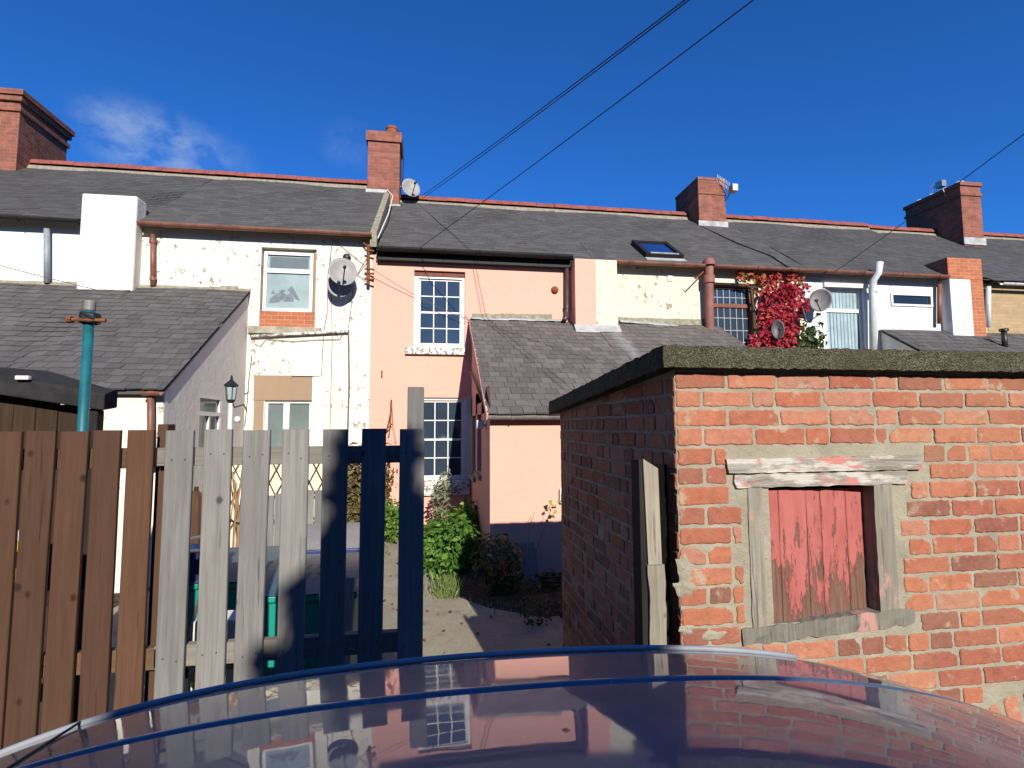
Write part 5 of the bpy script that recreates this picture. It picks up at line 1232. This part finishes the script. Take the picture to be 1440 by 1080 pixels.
# light on the side of the extension, hanging bracket on pink wall
t = thing('floodlight', 'small grey floodlight on the shaded side wall of the pink extension', 'light', tuple(PX(683, 600, xx)))
c = PX(683, 598, xx); MB().box(xx-.13, xx-.03, c.y-.07, c.y+.07, c.z-.05, c.z+.07).build('housing', 'greyrender', t, bevel=.01); MB().tube([c, c-V((.08, 0, 0))], .015, 6).build('arm', 'metal', t)
mb = MB(); mb.tube([P(550, 562, 9.7), P(549, 600, 9.72), P(547, 612, 9.7)], .012, 5); mb.tube([P(549, 582, 9.7), P(544, 604, 9.66), P(551, 596, 9.7)], .014, 5); mb.tube([P(551, 562, 9.7), P(553, 600, 9.7), P(558, 625, 9.7)], .005, 4)
tg(mb.build('hanging_bracket', 'rust', loc=tuple(P(549, 590, 9.7))), 'rusty iron hanging bracket on the left part of the pink wall', 'bracket')
t = thing('meter_box', 'small white box on the front wall of the pink extension near the outbuilding', 'meter box', tuple(P(791, 697, yx)))
c = P(792, 697, yx-.02); MB().box(c.x-.05, c.x+.12, yx-.06, yx, c.z-.09, c.z+.09).build('box', 'frame', t, bevel=.008); MB().box(c.x-.03, c.x+.10, yx-.066, yx-.0605, c.z-.07, c.z+.07).build('door', 'greyrender', t)

# ------------------------------------------------------------------ left yard
t = thing('clothes_post', 'teal painted clothes post with a rusty crossbar above the brown fence', 'clothes post', tuple(V((P(120, 600, 3.2).x, 3.2, 0))))
a = P(127, 424, 3.2); b = P(116, 604, 3.2); bot = a+(b-a)*((a.z)/(a.z-b.z))
MB().tube([bot, a], .025, 14).build('pole', 'teal', t, smooth=True); MB().lathe(a, [(.027, -.05), (.027, .0), (.022, .004), (0, .004)], 14).build('pole_cap', 'gut_grey', t)
mb = MB(); c = P(126, 450, 3.16); mb.tube([c-V((.085, 0, 0)), c+V((.08, 0, .0))], .010, 8); mb.lathe(c+V((-.085, 0, 0)), [(0, -.02), (.02, -.02), (.02, .0), (0, .0)], 8, (1, 0, 0)); mb.build('crossbar', 'rust', t)
mb = MB(); mb.lathe(P(127, 443, 3.2), [(.04, -.05), (.05, -.045), (.05, 0), (.04, .01)], 12); mb.tube([P(114, 439, 3.16), P(134, 450, 3.16)], .012, 6); mb.build('clamp', 'black', t)
# open black-roofed shelter
t = thing('garden_shelter', 'dark timber garden shelter with black felt roof behind the brown fence', 'shed', (P(40, 600, 3.6).x, 3.6, 0))
Ys = 3.5; A = P(-90, 510, Ys); B = P(147, 554, Ys)
mb = MB(); mb.hexa([(A.x, Ys, A.z-.13), (B.x, Ys, B.z-.10), (B.x, Ys+.14, B.z-.08), (A.x, Ys+.9, A.z-.08), (A.x, Ys, A.z), (B.x, Ys, B.z), (B.x, Ys+.14, B.z+.03), (A.x, Ys+.9, A.z+.05)]); mb.build('roof', 'felt', t, bevel=.01)
mb = MB(); x = P(-80, 600, Ys+.1).x
while x < P(134, 600, Ys+.1).x: mb.box(x, x+.115, Ys+.10+rnd.uniform(0, .006), Ys+.125, 0, A.z+(B.z-A.z)*(x-A.x)/(B.x-A.x)-.12); x += .12
mb.build('boarding', 'wood_dark', t)
MB().box(B.x-.12, B.x-.05, Ys+.03, Ys+.10, 0, B.z-.1).build('corner_post', 'wood_black', t, bevel=.003); MB().box(A.x, A.x+.07, Ys+.03, Ys+.09, 0, A.z-.13).build('corner_post', 'wood_black', t, bevel=.003)
MB().box(A.x, B.x-.13, Ys+.16, Ys+.19, 0, B.z-.1).build('back_panel', 'wood_dark', t); MB().box(B.x-.12, B.x-.09, Ys+.11, Ys+.16, 0, B.z-.1).build('side_panel', 'wood_dark', t)
c = P(30, 531, Ys-.03); MB().box(c.x-.035, c.x+.035, Ys-.03, Ys-.002, c.z-.012, c.z+.012).build('plaque', 'frame', t, bevel=.004)
# lamp
t = thing('garden_lamp', 'black carriage lantern on a pale post beside the lean-to window', 'lamp', (P(327, 600, 7.6).x, 7.6, 0))
c = P(325, 552, 7.6); MB().tube([(c.x, 7.6, 0), c-V((0, 0, .12))], .028, 10).build('post', 'pipe_white', t, smooth=True)
mb = MB(); mb.lathe(c, [(.0, .24), (.015, .22), (.02, .17), (.10, .10), (.10, .085), (.07, .085)], 6); mb.lathe(c, [(.035, -.14), (.06, -.11), (.06, -.095)], 6)
for k in range(6): a_ = k*math.pi/3; d = V((math.cos(a_), math.sin(a_), 0)); mb.tube([c+d*.055-V((0, 0, .1)), c+d*.075+V((0, 0, .09))], .005, 4)
mb.tube([c-V((0, 0, .1)), c+V((.05, 0, -.2)), c+V((.16, .02, -.16)), c+V((.2, .02, -.25))], .012, 5); mb.build('lantern_frame', 'black', t)
MB().lathe(c, [(.05, -.095), (.068, .085)], 6).build('lantern_glass', 'glass_white', t)
MB().lathe(P(334, 590, 7.6), [(0, -.045), (.03, -.04), (.045, 0), (.03, .04), (0, .045)], 12).build('globe', 'paintwhite', t, smooth=True)
# yard wall cream (behind trellis)
t = thing('garden_wall', 'cream painted low yard wall behind the grey picket fence', 'wall', (-2.2, 8.9, 0))
mb = MB(); mb.box(-3.1, -1.4, 8.9, 9.0, 0, 1.38); mb.build('wall_panel', 'cream', t, bevel=.01); MB().box(-3.12, -1.38, 8.87, 9.03, 1.385, 1.43).build('coping', 'stone', t, bevel=.01)
t = thing('trellis', 'brown diamond trellis against the cream yard wall', 'trellis', (-2.1, 8.84, 0)); mb = MB()
for k in range(-4, 9):
    for s_ in (-1, 1):
        x = -2.9+k*.2; z0, z1 = .2, 1.5; x0 = x if s_ > 0 else x+.65; x1 = x0+s_*.65
        mb.bar((x0, 8.85+s_*.006, z0), (x1, 8.85+s_*.006, z1), .010, .02, (0, 1, 0))
mb.build('lattice', 'wood_dark', t); mb = MB(); mb.box(-3.75, -1.0, 8.83, 8.87, 1.5, 1.53); mb.build('frame', 'wood_dark', t)
# corrugated grey boards
t = thing('board_fence', 'grey weathered vertical board fence seen between the grey pickets', 'fence', (-1.6, 6.0, 0)); x = P(372, 720, 6).x
while x < P(466, 720, 6).x:
    MB().box(x, x+.092, 6.0+rnd.uniform(0, .008), 6.02, 0, P(400, 700, 6).z+rnd.uniform(-.01, .01)+.10*(x+2)/1.0).build('board', 'wood_grey', t); x += .1
# dry canes
t = thing('cane_bundle', 'bundle of dry brown canes propped up behind the grey pickets', 'garden canes', (P(335, 800, 5.2).x, 5.2, 0)); mb = MB()
for i in range(22):
    a = P(332+rnd.uniform(-10, 12), 800, 5.2); b = P(334+rnd.uniform(-14, 14), 655+rnd.uniform(0, 40), 5.2+rnd.uniform(-.2, .2)); mb.tube([V((a.x, 5.2, 0)), a.lerp(b, .5)+rv()*.03, b], rnd.uniform(.004, .010), 5)
mb.build('canes', 'drystem', t); mb = MB(); mb.tube([P(320, 730, 5.15), P(335, 736, 5.12), P(350, 730, 5.15)], .01, 5); mb.build('tie', 'cable', t)
# folded parasol
t = thing('folded_parasol', 'folded brown parasol standing behind the first grey pickets', 'parasol', (P(275, 800, 4.6).x, 4.6, 0)); c = P(276, 690, 4.6)
mb = MB(); prof = [(.015, .0), (.06, -.05), (.075, -.25), (.09, -.5), (.10, -.75), (.06, -.8)]; n = 20; vs = []
for (r, h) in prof:
    for k in range(n): a_ = 2*math.pi*k/n; rr = r*(1+.28*math.cos(a_*6)); vs.append(c+V((math.cos(a_)*rr, math.sin(a_)*rr, h)))
mb.add(vs, [(i*n+k, i*n+(k+1) % n, (i+1)*n+(k+1) % n, (i+1)*n+k) for i in range(len(prof)-1) for k in range(n)]); mb.build('canopy', 'wood_brown', t, smooth=True)
MB().tube([(c.x, 4.6, 0), c+V((0, 0, .03))], .018, 8).build('pole', 'wood_dark', t)
# bins
def add_text_strokes(par, c, ux_, uy, h, mat):
    """house number 11 painted as two leaning strokes on the lid"""
    mb = MB(); nrm = ux_.cross(uy).normalized()*.003
    for k in (-.5, .5):
        o = c+ux_*k*h*.5; a, b = o-uy*h*.5-ux_*h*.1, o+uy*h*.5+ux_*h*.1; w_ = ux_*h*.07
        mb.add([a-w_+nrm, a+w_+nrm, b+w_+nrm, b-w_+nrm], [(0, 1, 2, 3)])
        f1 = b-ux_*h*.22-uy*h*.16; mb.add([b-w_+nrm, b+w_+nrm, f1+w_+nrm*1.2, f1-w_+nrm*1.2], [(0, 1, 2, 3)])
    mb.build('house_number', mat, par)
def wheelie(label, x, y, w_, d, h, body, lid, rot=0, num=True, nmat='black'):
    t = thing('wheelie_bin', label, 'bin', (x, y, 0), 'wheelie bins'); t.rotation_euler.z = rot
    O_ = V((x, y, 0))
    mb = MB(); a, b = w_*.40, w_*.5; mb.hexa([O_+V((-a, -d*.38, .06)), O_+V((a, -d*.38, .06)), O_+V((a, d*.36, .06)), O_+V((-a, d*.36, .06)), O_+V((-b, -d*.5, h*.93)), O_+V((b, -d*.5, h*.93)), O_+V((b, d*.45, h*.93)), O_+V((-b, d*.45, h*.93))])
    bo = mb.build('bin_body', body, t, bevel=.025)
    mb = MB(); mb.box(x-b-.015, x+b+.015, y-d*.5-.02, y+d*.46, h*.90, h*.935); mb.build('rim', body, t, bevel=.008)
    mb = MB(); e = .02; n = 10; vs = []
    for i in range(n+1):
        t_ = i/n; yy = y-d*.5-.03+(d+.02)*t_; zz_ = h*.94+.075*math.sin(min(1, t_*1.25)*math.pi/2)
        vs += [O_*0+V((x-b-e, yy, h*.94)), V((x-b-e+.02, yy, zz_)), V((x+b+e-.02, yy, zz_)), V((x+b+e, yy, h*.94))]
    mb.add(vs, [(4*i+q_, 4*i+q_+1, 4*i+4+q_+1, 4*i+4+q_) for i in range(n) for q_ in range(3)]+[(0, 3, 2, 1), (4*n, 4*n+1, 4*n+2, 4*n+3)])
    for q_ in (.3, .5, .7): pass
    lo = mb.build('lid', lid, t, bevel=.004)
    if num:
        c = V((x, y-d*.12, h*.94+.075*math.sin(.475*math.pi/2*1.0)+.022)); add_text_strokes(lo, c, V((1, 0, 0)), V((0, .97, .12)), .12, nmat)
    mb = MB(); mb.tube([(x-b*.7, y+d*.52, h*.93), (x+b*.7, y+d*.52, h*.93)], .016, 8); mb.build('handle', body, t)
    for s_ in (-1, 1):
        mb = MB(); mb.lathe((x+s_*(a+.0), y+d*.36, .1), [(0, -.025), (.1, -.025), (.1, .025), (0, .025)], 16, (1, 0, 0)); mb.build('wheel', 'rubber', t)
    return t
wheelie('teal wheelie bin with slate blue lid numbered 11, nearest the shaded pickets', P(442, 850, 3.5).x, 3.5, .56, .62, 1.04, 'bin_teal', 'bin_lid')
wheelie('teal wheelie bin with dark lid standing left of the numbered one', P(345, 850, 3.9).x, 3.9, .55, .62, 1.02, 'bin_teal', 'bin_lid', num=False)
wheelie('navy wheelie bin with a pale lid numbered 11 behind the teal bins', P(470, 800, 4.6).x, 4.55, .56, .66, 1.06, 'bin_blue', 'greyboard')
t = thing('leaning_board', 'pale grey board leaning beside the bins', 'board', (P(490, 850, 3.1).x, 3.1, 0)); 
a = P(498, 812, 3.1); b = P(488, 890, 3.0)
MB().hexa([V((b.x-.05, 3.0, .1)), V((b.x+.0, 3.0, .1)), V((b.x+.0, 3.02, .1)), V((b.x-.05, 3.02, .1)), V((a.x-.06, 3.1, a.z)), V((a.x, 3.1, a.z)), V((a.x, 3.12, a.z)), V((a.x-.06, 3.12, a.z))]).build('plank', 'greyboard', t)
# jumble of navy tarpaulin / chairs behind fence
t = thing('folded_chair', 'folded navy garden chair with pale tube frame among the yard clutter', 'garden chair', (P(280, 800, 3.7).x, 3.7, 0)); c = P(282, 780, 3.7)
mb = MB()
for i in range(12):
    for j in range(12): pass
n = 14; vs = [(c.x+.36*(i/n-.5), 3.7+.03*mn.noise(V((i*.5, j*.5, 1)))-.15*(j/n), c.z-.75+.85*j/n) for i in range(n+1) for j in range(n+1)]
mb.add(vs, [(i*(n+1)+j, (i+1)*(n+1)+j, (i+1)*(n+1)+j+1, i*(n+1)+j+1) for i in range(n) for j in range(n)]); mb.build('seat_cloth', 'bluestuff', t, smooth=True)
mb = MB()
for dx, sl__ in ((-.2, .06), (.2, -.05), (-.16, .3), (.12, -.25)): mb.tube([(c.x+dx, 3.68, 0), (c.x+dx+sl__, 3.56, c.z+.18)], .011, 6)
mb.tube([(c.x-.17, 3.55, c.z+.1), (c.x+.17, 3.55, c.z+.16)], .011, 6); mb.tube([(c.x-.17, 3.56, c.z+.02), (c.x+.17, 3.56, c.z+.08)], .011, 6); mb.build('frame', 'metal', t)
t = thing('plastic_can', 'yellow plastic can behind the leftmost brown pickets', 'can', (P(26, 800, 3.4).x, 3.4, 0)); c = P(26, 800, 3.4)
MB().box(c.x-.10, c.x+.10, 3.3, 3.5, c.z-.15, c.z+.16).build('can_body', 'yellow', t, bevel=.03); MB().lathe((c.x, 3.4, c.z+.16), [(.04, 0), (.04, .05), (0, .05)], 12).build('cap', 'paintwhite', t)
MB().box(c.x-.3, c.x+.3, 3.2, 3.6, 0, c.z-.155).build('crate', 'wood_dark', loc=(c.x, 3.4, 0), label='dark timber crate carrying the yellow plastic can', category='crate')
# white low blocks by the fence
t = thing('concrete_blocks', 'short stack of pale concrete blocks behind the second and third grey pickets', 'blocks', (P(305, 900, 2.7).x, 2.7, 0)); c = P(305, 885, 2.6)
z = 0
while z < c.z: MB().box(P(268, 885, 2.6).x+rnd.uniform(-.01, .01), P(342, 885, 2.6).x, 2.6, 2.75, z+.004, z+.10).build('block', 'greyrender', t, bevel=.006); z += .105
shrub('fern_clump', 'yellow-green ferny clump at the foot of the grey pickets', (P(262, 960, 2.5).x, 2.5, 0), [((P(262, 960, 2.5).x, 2.5, .45), (.2, .15, .5), 420, .35)], 'leaf', 6, .04, long=2.4)
# slate slab leaning on the extension wall
t = thing('slate_slab', 'blue-grey slab leaning against the shaded foot of the pink extension', 'slab', tuple(V((P(746, 800, 6.6).x, 6.6, 0))))
a, b = P(736, 790, 6.5).x, P(757, 790, 6.5).x; zt_ = P(746, 768, 6.5).z
MB().hexa([(a, 6.4, 0), (b+.02, 6.4, 0), (b+.02, 6.44, 0), (a, 6.44, 0), (a+.01, 6.66, zt_), (b-.02, 6.66, zt_), (b-.02, 6.70, zt_), (a+.01, 6.70, zt_)]).build('slab', 'bluegrey', t, bevel=.012)
t = thing('hose_coil', 'dark coiled garden hose on the ground in the shade', 'hose', (1.45, 6.1, 0)); mb = MB()
pts = [V((1.45+.18*math.cos(a_*.5), 6.25+.14*math.sin(a_*.5), .03+.004*a_)) for a_ in range(38)]; mb.tube(pts, .011, 6); mb.build('coil', 'cable', t, smooth=True)

# ------------------------------------------------------------------ the car
import numpy as np
car = thing('parked_car', 'dark blue hatchback parked in the foreground, glossy roof reflecting the houses', 'car', (-.2, .3, 0))
CY = .3
rimX = [-1.9, -.75, -.67, -.54, -.39, -.13, .13, .39, .55, .74, .85, 1.01, 1.24, 1.45, 1.75]
rimZ = [.50, 1.352, 1.385, 1.43, 1.452, 1.474, 1.482, 1.477, 1.464, 1.432, 1.405, 1.345, 1.20, 1.02, .6]
from bisect import bisect
def spline(xs, ys):
    n = len(xs); h = np.diff(xs); A = np.zeros((n, n)); r = np.zeros(n); A[0, 0] = A[-1, -1] = 1
    for i in range(1, n-1): A[i, i-1] = h[i-1]; A[i, i] = 2*(h[i-1]+h[i]); A[i, i+1] = h[i]; r[i] = 6*((ys[i+1]-ys[i])/h[i]-(ys[i]-ys[i-1])/h[i-1])
    m_ = np.linalg.solve(A, r)
    def f(x):
        i = min(max(bisect(xs, x)-1, 0), n-2); t = x-xs[i]; H = h[i]
        return (m_[i]*(H-t)**3+m_[i+1]*t**3)/(6*H)+(ys[i]/H-m_[i]*H/6)*(H-t)+(ys[i+1]/H-m_[i+1]*H/6)*t
    return f
# smooth low order fit of the measured rim line so that the panel reflects cleanly
sel = [(x, z) for x, z in zip(rimX, rimZ) if -.8 <= x <= 1.25]
cf = np.polyfit([p[0] for p in sel], [p[1] for p in sel], 4)
def rimz(x): return float(np.polyval(cf, x))
HALF = .70
prof = [(0, 0), (.1, -.0015), (.2, -.006), (.3, -.0135), (.4, -.0235), (.455, -.0300), (.462, -.0312), (.466, -.0375), (.474, -.0380), (.479, -.0325), (.488, -.0330), (.55, -.0440), (.61, -.0560), (.66, -.0670), (.685, -.0735), (.694, -.079), (.699, -.088), (.700, -.100)]
X_F, X_R = -.82, 1.22      # roof panel ends at the windscreen and the tailgate glass
def roof_pt(x, hy, dz, s_):
    k = 1.0-.05*max(0, (x-.5))**2-.04*max(0, -x)**2
    return V((x, CY+s_*hy*k, rimz(x)+.082+dz))
def loft(rows): 
    mb = MB(); n = len(rows[0]); vs = [p for r_ in rows for p in r_]
    mb.add(vs, [(i*n+j, (i+1)*n+j, (i+1)*n+j+1, i*n+j+1) for i in range(len(rows)-1) for j in range(n-1)]); return mb
NX = 70; XS = [X_F+(X_R-X_F)*i/NX for i in range(NX+1)]
pan = prof[:7]; full = [(-h, d) for h, d in pan[::-1]]+pan[1:]
def dense(pf):
    out = []
    for i in range(len(pf)-1):
        for k in range(3): t = k/3; out.append((pf[i][0]*(1-t)+pf[i+1][0]*t, pf[i][1]*(1-t)+pf[i+1][1]*t))
    return out+[pf[-1]]
# analytic crown so the panel is curvature smooth
def crown(h): return -.0312*(abs(h)/.462)**2
hs = [-.462+.924*i/40 for i in range(41)]
loft([[roof_pt(x, abs(h), crown(h), 1 if h >= 0 else -1) for h in hs] for x in XS][::-1]).build('roof_panel', 'paint', car, smooth=True)
for s_ in (1, -1):
    ds = [(.462, -.0312), (.465, -.040), (.476, -.040)]
    rows = [[roof_pt(x, h, d, s_) for h, d in ds] for x in XS]; loft(rows[::-1] if s_ > 0 else rows).build('roof_channel', 'rubber', car)
    st2 = [(.476, -.040), (.479, -.0345)]+[(.479+(.670-.479)*k/12, -.0345-(.17*(.670-.479)*k/12+.18*((.670-.479)*k/12)**2)) for k in range(1, 13)]
    e = st2[-1]; st2 += [(e[0]+.008, e[1]-.0025), (e[0]+.015, e[1]-.0062), (e[0]+.021, e[1]-.0115), (e[0]+.0255, e[1]-.018), (e[0]+.029, e[1]-.028)]
    rows = [[roof_pt(x, h, d, s_) for h, d in st2] for x in XS]; loft(rows[::-1] if s_ > 0 else rows).build('door_frame', 'paint', car, smooth=True)
M['moulding'] = plain('pale_blue_roof_moulding', (0.34, 0.36, 0.40), 0.3, 0.5, 0.1, var=0.25, sc=5, bump=0)
for s_ in (1, -1):
    MB().tube([roof_pt(-.8+1.52*k/30, .6935, -.0765, s_) for k in range(31)], .0055, 8).build('roof_moulding', 'moulding', car, smooth=True)
# panel gap between roof and windscreen surround
MB().tube([V((x, CY+h, rimz(x)+.082+(crown(h) if abs(h) <= .462 else -.0312-.19*(abs(h)-.462))+.0004)) for h, x in [(-.69+1.38*k/40, -.55+.07*math.cos((-.69+1.38*k/40)/.69*math.pi/2)) for k in range(41)]], .0022, 5).build('roof_seam', 'rubber', car)
# lower body: loft of half sections
def zb(x):   # belt line
    return .93+.05*(x+2.2)/3.9
def section(x):
    return None
BX = [-2.15, -2.12, -2.0, -1.75, -1.4, -1.1, -.6, 0, .6, 1.1, 1.45, 1.62, 1.70, 1.73]
BW = [.55, .66, .77, .82, .84, .845, .85, .85, .85, .84, .82, .78, .70, .6]
BT = [.55, .66, .73, .80, .89, .93, .94, .95, .965, .98, .98, .96, .9, .8]
def body_row(i, s_):
    x, w_, t_ = BX[i], BW[i], BT[i]; zlow = .20 if 1 < i < len(BX)-2 else .28
    return [V((x, CY+s_*hy, z)) for hy, z in ((w_*.90, zlow), (w_*.985, zlow+.08), (w_, .48), (w_*.99, .62), (w_*.965, t_-.10), (w_*.93, t_-.02), (w_*.88, t_))]
for_rows = []
for i in range(len(BX)): for_rows.append(body_row(i, -1)+body_row(i, 1)[::-1])
mb = loft(for_rows); n = len(for_rows[0]); mb.add(for_rows[0], [tuple(range(n))]); mb.add(for_rows[-1], [tuple(range(n))[::-1]])
bo = mb.build('body', 'paint', car, smooth=True); sub = bo.modifiers.new('s', 'SUBSURF'); sub.levels = 1; sub.render_levels = 2
# glass house sides, windscreen, tailgate glass
def bz(x): return float(np.interp(x, BX, BT)); 
def bwid(x): return float(np.interp(x, BX, BW))*.87
for s_ in (1, -1):
    rows = []
    for x in XS:
        top = roof_pt(x, .699, -.0345-.17*.191-.18*.191**2-.026, s_); bot = V((x*1.12-.03, CY+s_*bwid(x), bz(x))); rows.append([top.lerp(bot, k/6)+V((0, s_*.02*math.sin(math.pi*k/6), 0)) for k in range(7)])
    loft(rows[::-1] if s_ > 0 else rows).build('side_window', 'carglass', car, smooth=True)
    MB().bar((.25, CY+s_*.80, 1.0), (.22, CY+s_*.715, 1.40), .08, .012, (1, 0, 0)).build('door_pillar', 'rubber', car)
    MB().tube([roof_pt(.70+.5*k/14, .706, -.107+.004*min(k, 1), s_) for k in range(15)], .007, 6).build('window_trim', 'rubber', car, smooth=True)
    c = V((-.62, CY+s_*.93, .98)); mb = MB(); mb.lathe(c, [(0, -.08), (.06, -.07), (.085, -.0), (.07, .06), (0, .075)], 12, (1, 0, 0)); mb.bar(c, c-V((0, s_*.12, .03)), .05, .03); mb.build('wing_mirror', 'paint', car, smooth=True)
ft = [roof_pt(X_F, abs(h), crown(h) if abs(h) <= .462 else -.03-.2*(abs(h)-.462), 1 if h >= 0 else -1) for h in [-.70+1.4*i/20 for i in range(21)]]
fbm = [V((-1.22-.10*(1-(abs(i-10)/10)**2), CY+(-.74+1.48*i/20), .935)) for i in range(21)]
MB().tube([p+V((0, 0, .0)) for p in ft], .003, 6).build('windscreen_seal', 'rubber', car, smooth=True)
loft([[a.lerp(b, k/8)+V((-.02*math.sin(math.pi*k/8), 0, .03*math.sin(math.pi*k/8))) for a, b in zip(ft, fbm)] for k in range(9)]).build('windscreen', 'carglass', car, smooth=True)
ft = [roof_pt(X_R, abs(h), crown(h) if abs(h) <= .462 else -.03-.2*(abs(h)-.462), 1 if h >= 0 else -1) for h in [-.70+1.4*i/20 for i in range(21)]]
fbm = [V((1.60+.06*(1-(abs(i-10)/10)**2), CY+(-.72+1.44*i/20), .98)) for i in range(21)]
loft([[a.lerp(b, k/8)+V((.03*math.sin(math.pi*k/8), 0, .01)) for a, b in zip(ft, fbm)] for k in range(9)][::-1]).build('rear_window', 'carglass', car, smooth=True)
for x in (-1.42, 1.05):
    for s_ in (1, -1):
        mb = MB(); c = V((x, CY+s_*.79, .30)); mb.lathe(c, [(.18, -.09), (.285, -.09), (.30, -.06), (.30, .06), (.285, .09), (.19, .09)], 28, (0, 1, 0)); tw = mb.build('tyre', 'rubber', car, smooth=False)
        mb = MB(); mb.lathe(c, [(.19, s_*.088), (.185, s_*.05), (.05, s_*.07), (0, s_*.075)], 20, (0, 1, 0))
        for k in range(5): a_ = 2*math.pi*k/5; mb.bar(c+V((0, s_*.08, 0)), c+V((math.cos(a_)*.18, s_*.085, math.sin(a_)*.18)), .05, .015, (0, 1, 0))
        mb.build('wheel_rim', 'alloy', tw)
for s_ in (1, -1):
    c = V((-2.03, CY+s_*.60, .64)); mb = MB(); mb.lathe(c, [(0, -.06), (.07, -.045), (.10, .0), (.09, .05)], 14, (1, -s_*.4, -.3)); mb.build('headlight', 'lampglass', car, smooth=True)
    MB().box(1.60, 1.70, CY+s_*.62-.08, CY+s_*.62+.08, .70, .92).build('tail_light', 'redlens', car, bevel=.02)

# ------------------------------------------------------------------ unseen things added behind the camera to throw shade and block sky
tree = thing('shade_conifer', 'unseen narrow conifer added across the lane to shade the fence', 'tree', (0, 0, 0))  # added caster, its cone shaped to fit the fence shadow
K = 7.1; ax = -.19+K*math.tan(SUN_AZ)*1.0; az = 1.86+K*math.tan(SUN_EL)/math.cos(SUN_AZ); ty = FY-K
tree.location = (ax, ty, 0); WL[tree.name] = V((ax, ty, 0))
MB().tube([(ax, ty, 0), (ax, ty, az-.3)], [.16, .03], 8).build('trunk', 'stem', tree)
mb = MB()
for i in range(15000):
    h = rnd.random()**.75*(az-1.2); r_ = max(.0, (h/2.05)-.015); a_ = rnd.uniform(0, 6.283); rr = r_*math.sqrt(rnd.random())*(.97+.06*mn.noise(V((a_*2, h*2, 0))))
    leaf(mb, (ax+math.cos(a_)*rr, ty+math.sin(a_)*rr, az-h), .09, V((math.cos(a_), math.sin(a_), .4))+rv()*.6, None, 1.8)
mb.build('crown', 'leaf_dark', tree)

bk = thing('sky_block_terrace', 'unseen long brick terrace with a low middle part, added behind the viewer to block sky light', 'building', (0, -9, 0))  # added to cut low sky light; middle kept low to let the sun pass
mb = MB(); mb.box(-1.6, 6.6, -13, -9, 0, 4.9); mb.box(-22, -1.602, -13, -9, 0, 8.4); mb.box(6.602, 24, -13, -9, 0, 8.4); mb.build('wall', 'chimbrick', bk)
mb = MB()
for xa_, xb_, zz_ in ((-1.6, 6.6, 4.85), (-22.2, -1.603, 8.35), (6.603, 24.2, 8.35)):
    mb.add([(xa_, -8.8, zz_), (xb_, -8.8, zz_), (xb_, -11, zz_+1.3), (xa_, -11, zz_+1.3), (xa_, -13.2, zz_), (xb_, -13.2, zz_)], [(0, 1, 2, 3), (3, 2, 5, 4), (0, 3, 4), (1, 5, 2)])
mb.build('roof', 'slate_dark', bk)
bk = thing('sky_block_garage', 'unseen dark timber garage added left of the viewer to block sky light', 'building', (-5, -2, 0))  # added to cut sky light from the left
mb = MB(); mb.box(-8, -3.6, -5.5, 1.2, 0, 2.9); mb.build('wall', 'wood_dark', bk)
mb = MB(); mb.add([(-8.2, -5.7, 2.9), (-3.4, -5.7, 2.9), (-3.4, 1.3, 2.9), (-8.2, 1.3, 2.9), (-5.8, -5.7, 3.9), (-5.8, 1.3, 3.9)], [(1, 2, 5, 4), (3, 0, 4, 5), (0, 1, 4), (2, 3, 5)]); mb.build('roof', 'felt', bk)

S.render.engine = 'CYCLES'
S.cycles.max_bounces = 6
